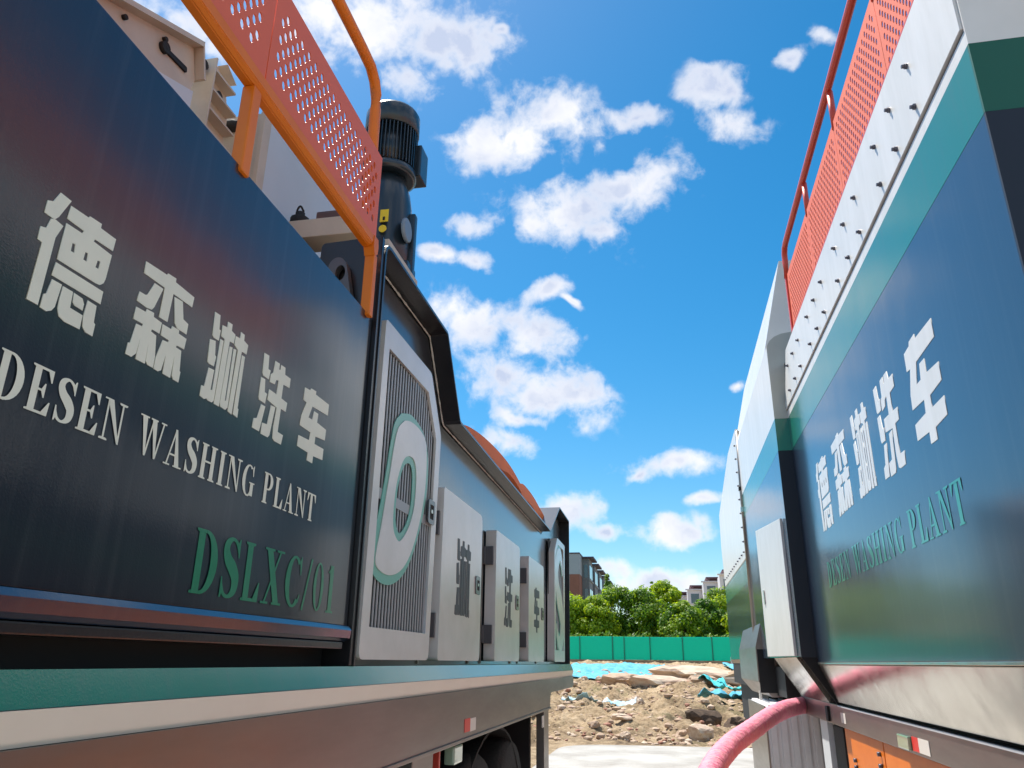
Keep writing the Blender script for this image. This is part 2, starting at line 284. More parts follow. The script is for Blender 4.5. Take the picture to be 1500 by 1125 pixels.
# ------------------------------------------------------------------ lettering
GLYPH = {"G":{"de":[[[0.9536,0.7598],[0.9795,0.7592],[0.9616,0.7155],[0.9546,0.7063],[0.9489,0.7061],[0.9318,0.7063],[0.9323,0.7302],[0.9435,0.7355]],[[0.956,0.7072],[0.975,0.7055],[0.9651,0.6759],[0.9633,0.5473],[0.9396,0.5472],[0.9417,0.6539],[0.9317,0.6547],[0.9313,0.6787],[0.9426,0.6824],[0.9474,0.7037]],[[0.9813,0.7508],[1.0243,0.7534],[1.0267,0.7578],[1.0568,0.7601],[1.057,0.7512],[1.0986,0.7518],[1.0974,0.7253],[1.0495,0.7229],[1.0474,0.7173],[1.097,0.7159],[1.0944,0.664],[1.0916,0.6538],[1.0843,0.6466],[1.0755,0.6449],[0.979,0.6427],[0.98,0.7147],[1.0181,0.7168],[1.0211,0.7235],[0.9796,0.7239]],[[1.0022,0.6879],[1.0095,0.6888],[1.0108,0.6725],[1.0025,0.6718]],[[1.0343,0.6878],[1.0411,0.6888],[1.0423,0.6723],[1.0336,0.6717]],[[1.0661,0.6883],[1.0732,0.6893],[1.0729,0.6736],[1.0646,0.6729]],[[0.9783,0.6361],[1.0953,0.6382],[1.0952,0.6123],[0.9763,0.6102]],[[0.9789,0.6036],[1.0012,0.6044],[0.9974,0.5598],[0.9922,0.5507],[0.9829,0.545],[0.9688,0.5461],[0.9692,0.5709],[0.9743,0.5742]],[[1.0042,0.6032],[1.028,0.6038],[1.0293,0.5737],[1.0602,0.5732],[1.0605,0.546],[1.0245,0.5446],[1.0103,0.5487],[1.0043,0.5604],[1.0032,0.5785]],[[1.0308,0.6036],[1.0518,0.6024],[1.0577,0.5942],[1.0578,0.5817],[1.0387,0.5822],[1.0325,0.586]],[[1.0644,0.6052],[1.087,0.6049],[1.089,0.5726],[1.0932,0.5703],[1.0928,0.5465],[1.0749,0.5469],[1.0658,0.5538],[1.0625,0.5715]]],"sen":[[[1.1895,0.7545],[1.2579,0.7594],[1.2596,0.7641],[1.2876,0.7664],[1.2882,0.7579],[1.3574,0.7557],[1.3558,0.7304],[1.2872,0.7298],[1.2845,0.6624],[1.2568,0.6614],[1.2578,0.7293],[1.1903,0.7283]],[[1.2256,0.7235],[1.2538,0.7244],[1.2373,0.6743],[1.2316,0.6661],[1.2169,0.6631],[1.1855,0.6642],[1.1878,0.6855],[1.2065,0.6867],[1.2112,0.6904]],[[1.2928,0.7253],[1.3215,0.7277],[1.3336,0.6911],[1.3525,0.6881],[1.3524,0.6633],[1.3193,0.663],[1.3084,0.671]],[[1.1869,0.6515],[1.2158,0.6532],[1.2175,0.6608],[1.2398,0.6623],[1.2409,0.654],[1.2682,0.6527],[1.2669,0.6279],[1.2425,0.627],[1.2412,0.6215],[1.2584,0.6196],[1.2665,0.5757],[1.2664,0.5518],[1.2497,0.5519],[1.2422,0.5581],[1.2399,0.5968],[1.2411,0.5511],[1.2126,0.5503],[1.2145,0.5966],[1.2114,0.5614],[1.2001,0.5496],[1.183,0.5493],[1.1844,0.5733],[1.1894,0.5749],[1.196,0.6187],[1.2135,0.6205],[1.2149,0.6264],[1.1856,0.6245]],[[1.2718,0.6516],[1.3006,0.6528],[1.3018,0.6609],[1.3261,0.6618],[1.3269,0.6541],[1.355,0.6537],[1.353,0.6281],[1.327,0.6267],[1.3253,0.6217],[1.3446,0.6213],[1.3505,0.5771],[1.3539,0.5756],[1.353,0.5517],[1.3346,0.5518],[1.3283,0.5591],[1.3251,0.6021],[1.3241,0.5515],[1.2984,0.5519],[1.2979,0.5938],[1.2919,0.5562],[1.2833,0.5508],[1.2689,0.5514],[1.2693,0.5755],[1.2806,0.6196],[1.2986,0.6217],[1.2992,0.627],[1.2724,0.627]]],"lin":[[[1.4413,0.7597],[1.4631,0.761],[1.4671,0.7269],[1.4733,0.7261],[1.4719,0.6994],[1.4511,0.6987],[1.4452,0.7026]],[[1.4382,0.6894],[1.4601,0.6938],[1.4664,0.6607],[1.4714,0.6583],[1.4683,0.6334],[1.4486,0.6326],[1.4422,0.6352]],[[1.45,0.6235],[1.4719,0.6254],[1.4696,0.5764],[1.4763,0.5779],[1.4775,0.7063],[1.4908,0.7069],[1.4878,0.556],[1.4823,0.5499],[1.466,0.5492],[1.4597,0.552],[1.4516,0.5479],[1.4337,0.55],[1.4339,0.5748],[1.4442,0.5757]],[[1.478,0.7423],[1.4977,0.745],[1.4978,0.7603],[1.5168,0.7613],[1.5175,0.7447],[1.5351,0.7417],[1.5333,0.718],[1.5154,0.7165],[1.5112,0.5497],[1.4904,0.5498],[1.4942,0.7134],[1.4793,0.7145]],[[1.5186,0.7042],[1.5311,0.7064],[1.5315,0.5707],[1.5366,0.5724],[1.5365,0.7056],[1.5483,0.7075],[1.5464,0.5583],[1.5384,0.55],[1.5171,0.5516],[1.513,0.5616]],[[1.5383,0.74],[1.5567,0.7418],[1.5576,0.7593],[1.5743,0.7588],[1.5755,0.7436],[1.596,0.7397],[1.5942,0.7139],[1.5723,0.7127],[1.5671,0.5477],[1.5494,0.5507],[1.5551,0.7102],[1.5374,0.7167]],[[1.5755,0.7047],[1.5892,0.705],[1.5889,0.5708],[1.5931,0.5692],[1.5933,0.5477],[1.5725,0.5508]]],"xi":[[[1.6773,0.7524],[1.7017,0.7541],[1.7057,0.7179],[1.7183,0.7178],[1.7141,0.6917],[1.6851,0.6922],[1.68,0.6983]],[[1.6761,0.6847],[1.6972,0.6855],[1.7025,0.6521],[1.7148,0.6516],[1.7109,0.6232],[1.6807,0.6241],[1.6767,0.6305]],[[1.6935,0.6158],[1.7144,0.6164],[1.6995,0.5448],[1.6647,0.5451],[1.6669,0.5701],[1.6814,0.5746]],[[1.737,0.7532],[1.7609,0.7542],[1.7605,0.7372],[1.7686,0.7393],[1.7696,0.7542],[1.793,0.7548],[1.7963,0.7355],[1.8287,0.7356],[1.8284,0.708],[1.7929,0.7055],[1.7915,0.6649],[1.8256,0.663],[1.8232,0.6365],[1.7952,0.6364],[1.793,0.5706],[1.8234,0.5697],[1.8182,0.5424],[1.7828,0.5421],[1.7709,0.5467],[1.7676,0.5775],[1.7732,0.6325],[1.7214,0.6378],[1.7233,0.6675],[1.7629,0.6666],[1.7659,0.7074],[1.7523,0.7041],[1.748,0.6903],[1.7215,0.6872],[1.7223,0.7094],[1.7329,0.7177]],[[1.7423,0.6288],[1.7653,0.6309],[1.7527,0.5494],[1.7453,0.5419],[1.7092,0.5415],[1.7095,0.571],[1.7343,0.5738]]],"che":[[[1.9194,0.7422],[1.9539,0.7454],[1.9576,0.7529],[1.9913,0.7549],[1.9912,0.7449],[2.0855,0.7441],[2.0851,0.7081],[1.9772,0.7028],[1.9594,0.6632],[1.984,0.6638],[1.9913,0.693],[2.0194,0.6929],[2.0178,0.6652],[2.0821,0.6615],[2.0814,0.6275],[2.0159,0.6216],[2.015,0.5982],[2.0779,0.5993],[2.0775,0.565],[2.0143,0.5611],[2.0132,0.5389],[1.9772,0.5395],[1.9793,0.5624],[1.9103,0.5643],[1.912,0.5962],[1.9783,0.5993],[1.9824,0.6243],[1.9121,0.626],[1.9159,0.6565],[1.9386,0.7025],[1.9178,0.7044]]]},"D":[[[2.7595,0.931],[2.8628,0.9594],[2.9553,0.9569],[3.0434,0.9373],[3.1099,0.8864],[3.1444,0.8024],[3.1419,0.6952],[3.1097,0.5924],[3.0503,0.4821],[2.978,0.3827],[2.8954,0.3138],[2.8038,0.2729],[2.7137,0.2571],[2.6334,0.2626],[2.5699,0.2854],[2.5489,0.3236],[2.5522,0.4123],[2.5943,0.5168],[2.6271,0.631],[2.6543,0.7493],[2.6897,0.8683]],[[2.795,0.9112],[2.8683,0.9286],[2.9716,0.9315],[3.065,0.9127],[3.099,0.8602],[3.1103,0.7637],[3.0964,0.656],[3.0464,0.5309],[2.9773,0.4232],[2.9045,0.3539],[2.8215,0.3124],[2.7249,0.2928],[2.6382,0.2986],[2.5869,0.3165],[2.5836,0.3574],[2.6099,0.4395],[2.6348,0.5371],[2.6661,0.6596],[2.6922,0.7729],[2.7257,0.8583]],[[2.8725,0.7838],[2.9278,0.7858],[2.9669,0.7592],[2.9824,0.6974],[2.9763,0.6032],[2.941,0.527],[2.8871,0.4707],[2.8227,0.4312],[2.7718,0.4398],[2.7354,0.4789],[2.7302,0.5555],[2.7437,0.6375],[2.7796,0.7135],[2.8225,0.7624]],[[2.8735,0.7541],[2.9043,0.7546],[2.9334,0.7294],[2.942,0.6813],[2.9395,0.5961],[2.9083,0.5282],[2.8638,0.4837],[2.8229,0.462],[2.7911,0.4719],[2.7674,0.5037],[2.7603,0.5614],[2.771,0.6301],[2.803,0.6985],[2.8377,0.7382]]]}
def stroke(pts, n=5):
    """variable-width stroke: pts (x, y, half width); returns one closed outline"""
    P = [Vector(p) for p in pts]; Q = smooth_path(P, n) if len(P) > 2 else P
    Lf = []; Rt = []
    for i, q in enumerate(Q):
        d = (Q[min(i + 1, len(Q) - 1)] - Q[max(i - 1, 0)]); d = Vector((d.x, d.y)).normalized(); nn = Vector((-d.y, d.x))
        Lf.append((q.x + nn.x * q.z, q.y + nn.y * q.z)); Rt.append((q.x - nn.x * q.z, q.y - nn.y * q.z))
    return Lf + Rt[::-1]
def arc(cx, cy, rx, ry, tx, ty, a0, a1, n=14):
    """crescent between two ellipses, thick at the sides (tx) and thin at top and bottom (ty)"""
    o = []; i_ = []
    for k in range(n + 1):
        t = R(a0 + (a1 - a0) * k / n); c, s = math.cos(t), math.sin(t)
        o.append((cx + rx * c, cy + ry * s)); i_.append((cx + (rx - tx) * c, cy + (ry - ty) * s))
    return o + i_[::-1]
def rect(x0, y0, x1, y1): return [(x0, y0), (x1, y0), (x1, y1), (x0, y1)]
T = .085; sr = .035
def serif(x, y, w=.30, up=True):
    s = sr if up else -sr
    return [(x - w / 2, y), (x + w / 2, y), (x + w / 2, y + s), (x + T, y + s * 1.6), (x - T, y + s * 1.6), (x - w / 2, y + s)]
def thin(x0, y0, x1, y1, w=.028):
    d = (Vector((x1, y1)) - Vector((x0, y0))).normalized(); nn = Vector((-d.y, d.x)) * w
    return [(x0 + nn.x, y0 + nn.y), (x1 + nn.x, y1 + nn.y), (x1 - nn.x, y1 - nn.y), (x0 - nn.x, y0 - nn.y)]
def stem(x, y0=0, y1=1): return rect(x - T, y0, x + T, y1)
LET = {
 'D': (.72, [stem(.2), serif(.2, 0), serif(.2, 1, up=False), [(.1, 1), (.1, .95), (.32, .95), (.32, 1)], [(.1, 0), (.1, .05), (.32, .05), (.32, 0)], arc(.30, .5, .38, .5, .19, .055, -90, 90)]),
 'E': (.66, [stem(.2), serif(.2, 0), serif(.2, 1, up=False), rect(.1, .945, .58, 1), rect(.1, 0, .6, .055), rect(.2, .48, .42, .53), [(.58, 1), (.58, .72), (.55, .72), (.44, .95)], [(.62, .3), (.59, .3), (.44, .05), (.60, 0)], [(.44, .66), (.41, .66), (.34, .52), (.34, .49), (.41, .35), (.44, .35)]]),
 'S': (.60, [stroke([(.50, .76, .02), (.43, .91, .035), (.30, .972, .03), (.17, .90, .07), (.14, .77, .085), (.22, .62, .105), (.37, .49, .12), (.48, .33, .105), (.46, .13, .08), (.32, .028, .03), (.18, .07, .035), (.10, .24, .02)], 6), [(.50, 1), (.53, 1), (.53, .68), (.50, .68), (.45, .9)], [(.07, 0), (.10, 0), (.15, .10), (.10, .33), (.07, .33)]]),
 'N': (.78, [thin(.16, .02, .16, .96), serif(.16, 0, .26), [(.02, 1), (.02, .96), (.26, .96), (.28, 1)], [(.1, 1), (.29, 1), (.66, .0), (.60, .0)], thin(.62, 0, .62, .97), serif(.62, 1, .26, False)]),
 'W': (1.0, [[(.02, 1), (.02, .96), (.34, .96), (.34, 1)], [(.09, 1), (.27, 1), (.38, .0), (.32, .0)], thin(.36, .03, .50, .92, .026), [(.40, 1), (.40, .96), (.66, .96), (.66, 1)], [(.44, 1), (.62, 1), (.74, 0), (.68, 0)], thin(.72, .03, .89, .97, .026), [(.78, 1), (.78, .96), (.99, .96), (.99, 1)]]),
 'A': (.76, [thin(.14, .0, .37, .96, .026), [(.33, 1), (.41, 1), (.66, 0), (.47, 0)], rect(.2, .28, .52, .33), [(.02, 0), (.27, 0), (.27, .04), (.02, .04)], [(.40, 0), (.74, 0), (.74, .04), (.40, .04)]]),
 'H': (.82, [stem(.2), stem(.62), serif(.2, 0), serif(.2, 1, up=False), serif(.62, 0), serif(.62, 1, up=False), rect(.2, .475, .62, .53)]),
 'I': (.40, [stem(.2), serif(.2, 0), serif(.2, 1, up=False)]),
 'G': (.76, [arc(.38, .5, .34, .5, .17, .05, 55, 318), [(.58, .94), (.61, 1), (.64, 1), (.64, .66), (.61, .66), (.56, .88)], rect(.49, .04, .66, .42), [(.42, .42), (.72, .42), (.72, .46), (.42, .46)]]),
 'P': (.66, [stem(.2), serif(.2, 0), serif(.2, 1, up=False), rect(.1, .95, .34, 1), rect(.2, .44, .34, .49), arc(.33, .72, .28, .28, .17, .05, -90, 90)]),
 'L': (.62, [stem(.2), serif(.2, 0), serif(.2, 1, up=False), rect(.1, 0, .58, .055), [(.60, .34), (.57, .34), (.42, .05), (.58, 0)]]),
 'T': (.68, [stem(.34), serif(.34, 0), rect(.03, .945, .65, 1), [(.03, 1), (.03, .70), (.06, .70), (.16, .95)], [(.65, 1), (.65, .70), (.62, .70), (.52, .95)]]),
 'X': (.76, [[(.08, 1), (.28, 1), (.68, 0), (.48, 0)], thin(.14, .0, .60, 1, .026), [(.02, 1), (.02, .96), (.36, .96), (.36, 1)], [(.44, 1), (.44, .96), (.72, .96), (.72, 1)], [(.02, 0), (.02, .04), (.28, .04), (.28, 0)], [(.40, 0), (.40, .04), (.74, .04), (.74, 0)]]),
 'C': (.70, [arc(.38, .5, .34, .5, .17, .05, 48, 315), [(.58, .94), (.61, 1), (.64, 1), (.64, .64), (.61, .64), (.56, .88)], [(.60, .10), (.65, .27), (.62, .27), (.56, .14)]]),
 '/': (.36, [thin(.04, -.02, .32, 1.02, .035)]),
 '0': (.56, [arc(.28, .5, .23, .5, .12, .045, -90, 90), arc(.28, .5, .23, .5, .12, .045, 90, 270)]),
 '1': (.46, [stem(.26, 0, 1), serif(.26, 0, .34), [(.08, .84), (.18, .92), (.26, 1), (.2, .82)]]),
 ' ': (.34, [])}
def letters(text, y0, y1, z0, z1, x, sx, m, parent, flip=False):
    """flat serif lettering on the plane X = x, each letter one part, from y0 to y1"""
    tot = sum(LET[c][0] for c in text) + .05 * (len(text) - 1); k = (y1 - y0) / tot; pen = 0; h = z1 - z0
    for ch in text:
        w, polys = LET[ch]
        if polys:
            vs = []; fs = []
            for i, pl in enumerate(polys):
                b = len(vs); off = x + sx * (.0012 + .00022 * i)
                vs += [(off, y0 + (pen + px) * k, z0 + py * h) for px, py in pl]
                tris = __import__('mathutils').geometry.tessellate_polygon([[Vector((px, py, 0)) for px, py in pl]])
                fs += [tuple(b + q for q in t) for t in tris]
            o = link('letter', mesh('letter', vs, fs), m, parent)
        pen += w + .05
def hanzi(key, x, sx, m, parent, fn):
    loops = [[fn(*p) for p in lp] for lp in GLYPH['G'][key]]
    return plate('character', loops, x, .0016, m, parent, sx=sx)
# ------------------------------------------------------------------ perforated guard
def perforated(name, y0, y1, z0, z1, x, m, parent, zh0, zh1, t=.004):
    loops = [[(y0, z0), (y1, z0), (y1, z1), (y0, z1)]]
    py, pz = .047, .031; a, b = .0105, .0160; row = 0; z = zh0 + b
    while z < zh1 - b * .6:
        y = y0 + .046 + (py / 2 if row % 2 else 0)
        while y < y1 - .040:
            loops.append([(y + a * math.cos(k * math.pi / 4 + .39), z + b * math.sin(k * math.pi / 4 + .39)) for k in range(8)][::-1]); y += py
        z += pz; row += 1
    return plate(name, loops, x, t, m, parent, sx=1)
# ================================================================== LEFT TRAILER
LT = empty('washing_trailer', None, 'dark navy washing plant trailer on the left with white doors, orange walkway and upright motor', 'trailer', 'washing plant trailers')
# --- hull
boxes('hull', [(-2.7, -1.075, -2.6, 2.37, -.35, 1.165)], dark, LT)
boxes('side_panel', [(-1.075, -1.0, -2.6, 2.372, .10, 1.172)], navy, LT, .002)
prism('panel_lip', rounded([(-1.07, .098), (-.988, .098), (-.978, .085), (-.982, .062), (-1.0, .052), (-1.07, .052)], 0), XZ(-2.6, 2.36), navy_r, LT)
boxes('lip_flange', [(-1.072, -.998, -2.6, 2.345, .030, .050)], black, LT, .003)
# --- deck edge beam: green chamfer, cream upright, stainless skirt
prism('green_ledge', [(-1.16, -.020), (-.985, -.0205), (-.962, -.0765), (-1.16, -.0765)], XZ(-2.6, 8.1), green, LT)
prism('white_ledge', [(-1.16, -.0775), (-.957, -.0775), (-.972, -.131), (-1.16, -.131)], XZ(-2.6, 8.1), cream, LT)
plate('skirt', [[(-2.6, -.337), (-2.6, -.132), (8.09, -.132), (8.09, -.215), (8.0, -.232), (6.56, -.232), (6.52, -.25), (6.50, -.337)]], -.972, .012, steel, LT)
boxes('skirt_flange', [(-.985, -.952, -2.6, 6.50, -.352, -.338)], steel, LT, .002)
for y0, y1, mm in ((3.75, 3.83, reflr), (3.83, 3.855, reflw), (3.855, 3.97, reflw)):
    pass
boxes('red_reflector', [(-.9595, -.9580, 3.755, 3.862, -.315, -.257)], reflr, LT)
boxes('white_reflector', [(-.9595, -.9580, 3.863, 3.975, -.318, -.261)], reflw, LT)
# --- cabinet behind the doors, hood profile
cab = [(2.41, -.02), (7.97, -.02), (8.07, 1.405), (7.36, 1.41), (6.75, 1.09), (3.565, 1.135), (3.28, 1.498), (2.46, 1.50), (2.41, 1.44)]
prism('cabinet', cab, YZ(-1.25, -1.08), black, LT)
boxes('cabinet_rear', [(-2.6, -1.25, 2.45, 7.95, -.35, 1.08)], dark, LT)
wall = [(2.43, -.019), (7.93, -.019), (8.02, 1.35), (7.40, 1.35), (6.76, 1.07), (3.55, 1.115), (3.26, 1.47), (2.46, 1.47)]
prism('cabinet_wall', wall, YZ(-1.0795, -1.074), navy, LT)
# hood rim: bent plate following the profile
path = [(2.405, -.02), (2.405, 1.46), (2.412, 1.492), (2.43, 1.508), (2.46, 1.514), (3.270, 1.514), (3.290, 1.506), (3.566, 1.155), (3.585, 1.147), (6.735, 1.103), (7.352, 1.426), (8.075, 1.42), (8.09, 1.41), (8.0, -.02)]
def offset_path(p, d):
    out = []
    for i, q in enumerate(p):
        a = Vector(p[max(i - 1, 0)]); b = Vector(p[min(i + 1, len(p) - 1)]); t = (b - a).normalized(); out.append((q[0] + t.y * d, q[1] - t.x * d))
    return out
ins = offset_path(path, .012)
hd = prism('hood_rim', path + ins[::-1], YZ(-1.25, -.98), black, LT)
# weld bead along the wall
wp = [(-1.072, y, z) for y, z in offset_path(path[4:11], .018)]
WP = []
for i in range(len(wp) - 1):
    a, b = Vector(wp[i]), Vector(wp[i + 1]); k = max(1, int((b - a).length / .02))
    WP += [a.lerp(b, j / k) for j in range(k)]
weldm = mat('weld_bead', (.66, .62, .54), .55, bump=.4, bscale=120)
random.seed(1); rr = [random.uniform(.6, 1.35) for _ in range(len(WP))]
tube('weld_bead', WP, .0045, weldm, LT, 6, lambda i, t: rr[i])
# front cheek of the hood and its lifting lug
prism('cheek_plate', rounded([(-1.245, -.018), (-.985, -.018), (-.985, 1.522), (-1.235, 1.512)], [0, 0, .01, .02]), XZ(2.378, 2.402), black, LT, .002)
lug = rounded([(-1.175, 1.17), (-1.06, 1.17), (-1.105, 1.395), (-1.128, 1.418), (-1.152, 1.418), (-1.176, 1.395)], [0, 0, .02, .012, .012, .02])
hole = [(-1.126 + .020 * math.cos(k * math.pi / 8), 1.352 + .032 * math.sin(k * math.pi / 8)) for k in range(16)]
lugm = mat('lug_paint', (.09, .09, .10), .35, coat=.6, coat_r=.15)
plate('lifting_lug', [lug, hole], 0, .035, lugm, LT, rot=Matrix(((1, 0, 0, 0), (0, 0, -1, 2.352), (0, 1, 0, 0), (0, 0, 0, 1))))
boxes('top_bar', [(-1.16, -.985, 2.44, 2.80, 1.516, 1.545)], beige, LT, .003)
# --- doors
def door(name, loop, rad, holes=None):
    lp = rounded(loop, rad)
    return plate(name, [lp] + (holes or []), -1.0, .012, doorw, LT, sx=-1), lp
def door_skin(loop, rad, x0=-1.066, x1=-1.012, name='door_edge', par=None):
    lp = rounded(loop, rad); n = len(lp)
    inner = [(y + (.008 if y < (min(q[0] for q in lp) + max(q[0] for q in lp)) / 2 else -.008), z) for y, z in lp]
    vs = [(x0, y, z) for y, z in lp] + [(x1, y, z) for y, z in lp]
    fs = [(i, (i + 1) % n, (i + 1) % n + n, i + n) for i in range(n)]
    return link(name, recalc(mesh(name, vs, fs)), doorw, par)
def hinge(y, z0, z1, par):
    boxes('hinge', [(-1.068, -1.014, y - .022, y - .0005, z0, z1), (-1.078, -1.06, y - .05, y - .023, z0 + .005, z1 - .005)], lugm, par, .002)
def latch(y, z, w, h, par):
    o = link('latch', mesh('latch', [], []), lugm, par)
    lp = [(y, z), (y + w, z), (y + w, z + h), (y, z + h)]
    a = min(w, h) * .22
    lp2 = [(y + a, z + a), (y + w - a, z + a), (y + w - a, z + h - a), (y + a, z + h - a)]
    bpy.data.objects.remove(o)
    plate('latch', [rounded(lp, a * .8), lp2[::-1]], -.9995, .006, lugm, par)
    boxes('latch_grip', [(-.999, -.9965, y + a, y + w - a, z + a, z + h - a)], dark, par)
    boxes('latch_key', [(-.9964, -.992, y + w * .38, y + w * .62, z + h * .45, z + h * .60)], steel_b, par)
# big grille door with the D
D1 = [(2.487, 0), (3.262, 0), (3.305, .99), (3.115, 1.238), (2.515, 1.238)]
opening = [(2.562, .105), (3.205, .105), (3.232, .955), (3.085, 1.135), (2.568, 1.135)]
dd, lp = door('grille_door', D1, [.035, .035, .02, .02, .02], [opening[::-1]])
door_skin(D1, [.035, .035, .02, .02, .02], par=dd)
boxes('grille_backing', [(-1.062, -1.055, 2.52, 3.25, .06, 1.15)], dark, dd)
def top_at(y): return 1.135 if y < 3.085 else 1.135 - (y - 3.085) * (1.135 - .955) / (3.232 - 3.085)
proto = None; y = 2.572; ns = 20; step = (3.215 - 2.572) / ns
for i in range(ns):
    yy = 2.578 + i * step
    boxes('slat', [(-1.0135, -1.010, yy, yy + step * .40, .106, top_at(yy + step * .5) - .003)], slatm, dd)
boxes('grille_crossbar', [(-1.0095, -1.0075, 2.563, 3.215, .552, .592)], slatm, dd)
DG = GLYPH['D']
def sm(l, n=3): return [(q.x, q.y) for q in smooth_path([(a, b, 0) for a, b in l] + [(l[0][0], l[0][1], 0)], n)][:-1]
plate('letter_outline', [sm(DG[0]), sm(DG[3])[::-1]], -1.0070, .003, mint, dd)
plate('letter_face', [sm(DG[1]), sm(DG[2])[::-1]], -1.0035, .003, doorw, dd)
latch(3.150, .560, .095, .105, dd)
hinge(2.487, .96, 1.07, dd); hinge(2.487, .10, .235, dd)
# three small doors; dark plates put the cut-out characters' shade into colour
def place_glyph(key, y0, y1, z0, z1, par):
    P = [p for l in GLYPH['G'][key] for p in l]; a0 = min(p[0] for p in P); a1 = max(p[0] for p in P); b0 = min(p[1] for p in P); b1 = max(p[1] for p in P)
    o = hanzi(key, -1.0, 1, cutm, par, lambda a, b: (y0 + (a - a0) / (a1 - a0) * (y1 - y0), z0 + (b - b0) / (b1 - b0) * (z1 - z0)))
    return o
for (y0, y1, zt, key, g, lt, lab) in ((3.400, 4.190, .772, 'lin', (3.655, 3.940, .205, .573), (4.052, .335), 1),
                                      (4.565, 5.350, .757, 'xi', (4.825, 5.085, .203, .567), (5.195, .325), 2),
                                      (5.715, 6.440, .747, 'che', (5.955, 6.20, .21, .545), (6.30, .315), 3)):
    lp0 = [(y0, 0), (y1, 0), (y1, zt), (y0, zt)]; rr_ = [.02, .04, .05, .015]
    d_, _ = door('cabinet_door', lp0, rr_); door_skin(lp0, rr_, par=d_)
    place_glyph(key, *g, d_)
    latch(lt[0], lt[1], .095, .095, d_)
    hinge(y0, .545, .655, d_); hinge(y0, .095, .20, d_)
    boxes('door_frame', [(-1.0738, -1.067, y0 - .075, y0 - .055, -.015, zt - .02), (-1.0738, -1.067, y1 + .012, y1 + .05, -.015, zt - .02)], steel, LT)
# last grille door with the S
D5 = [(7.05, 0), (7.76, 0), (7.84, 1.12), (7.30, 1.12), (7.10, .97)]
d5, _ = door('grille_door', D5, [.03, .03, .02, .02, .02], [[(7.13, .10), (7.68, .10), (7.74, 1.06), (7.34, 1.06), (7.17, .94)][::-1]])
door_skin(D5, [.03, .03, .02, .02, .02], par=d5)
boxes('grille_backing', [(-1.062, -1.055, 7.08, 7.76, .06, 1.08)], dark, d5)
for i in range(18):
    yy = 7.145 + i * .031
    boxes('slat', [(-1.015, -1.012, yy, yy + .012, .101, min(1.055, .93 + (yy - 7.17) * .7))], slatm, d5)
sp = [(7.66, .80, .02), (7.60, .93, .05), (7.46, .985, .06), (7.30, .90, .09), (7.24, .75, .10), (7.34, .60, .11), (7.50, .50, .12), (7.60, .36, .11), (7.55, .22, .10), (7.42, .155, .07), (7.28, .21, .05), (7.20, .33, .02)]
plate('letter_outline', [stroke([(a, b, c + .025) for a, b, c in sp], 5)], -1.0070, .003, mint, d5)
plate('letter_face', [stroke(sp, 5)], -1.0035, .003, doorw, d5)
# --- lettering on the big panel
for key in ('de', 'sen', 'lin', 'xi', 'che'): hanzi(key, -1.0, 1, vinylw, LT, lambda a, b: (a, b))
letters('DESEN WASHING PLANT', .915, 2.062, .374, .453, -1.0, 1, vinylw, LT)
letters('DSLXC/01', 1.495, 2.252, .130, .268, -1.0, 1, green_txt, LT)
# --- walkway guard: perforated sheets, rails, posts, handrail
for y0, y1 in ((-.185, .655), (.659, 1.496), (1.500, 2.345)):
    perforated('perforated_sheet', y0, y1, 1.474, 1.850, -1.004, coral, LT, 1.535, 1.79)
def angle(name, y0, y1, par=LT):
    return prism(name, [(-1.025, 1.423), (-.998, 1.423), (-.984, 1.434), (-.982, 1.468), (-1.002, 1.473), (-1.025, 1.470)], XZ(y0, y1), orange, par, .003)
angle('bottom_rail', -1.3, 2.285)
prism('rail_corner', [(2.286, 1.423), (2.286, 1.473), (2.330, 1.473), (2.336, 1.44), (2.332, 1.41), (2.302, 1.39)], YZ(-1.022, -.981), orange, LT, .003)
boxes('post', [(-1.020, -.983, 2.303, 2.336, 1.155, 1.404)], orange, LT, .006)
boxes('post', [(-1.026, -.990, 1.442, 1.480, 1.155, 1.422)], orange, LT, .006)
boxes('post', [(-1.026, -.990, .60, .64, 1.155, 1.422)], orange, LT, .006)
hp = [(-1.0, -1.3, 2.20), (-1.0, 0, 2.20), (-1.0, 1.0, 2.20), (-1.0, 2.13, 2.20), (-1.0, 2.22, 2.195), (-1.0, 2.268, 2.165), (-1.0, 2.293, 2.12), (-1.0, 2.30, 2.05), (-1.0, 2.305, 1.86), (-1.0, 2.305, 1.60)]
tube('handrail', [(x - .028, y, z) for x, y, z in hp], .022, orange, LT)
tube('rail_strut', [(-1.022, 1.46, 2.19), (-1.022, 1.46, 1.50)], .018, orange, LT) if False else None
# --- upright gear motor
MT = link('gear_motor', mesh('gear_motor', [], []), motor_m, LT)
mx, my = -1.238, 3.0
lathe('fan_cover', [(.02, 2.635), (.10, 2.632), (.128, 2.618), (.137, 2.60), (.137, 2.50), (.132, 2.497)], mx, my, motor_m, MT)
lathe('motor_barrel', [(.112, 2.498), (.112, 2.275)], mx, my, motor_m, MT)
bm = bmesh.new()
for k in range(44):
    t = 2 * math.pi * k / 44
    r = bmesh.ops.create_cube(bm, size=1); bmesh.ops.scale(bm, vec=(.024, .005, .215), verts=r['verts'])
    bmesh.ops.translate(bm, vec=(.121, 0, 2.386), verts=r['verts']); bmesh.ops.rotate(bm, verts=r['verts'], matrix=Matrix.Rotation(t, 3, 'Z'))
    bmesh.ops.translate(bm, vec=(mx, my, 0), verts=r['verts'])
me = bpy.data.meshes.new('cooling_fins'); bm.to_mesh(me); bm.free(); tag(link('cooling_fins', me, motor_m, MT), kind='stuff')
lathe('motor_flange', [(.10, 2.275), (.136, 2.268), (.136, 2.235), (.12, 2.228)], mx, my, motor_m, MT)
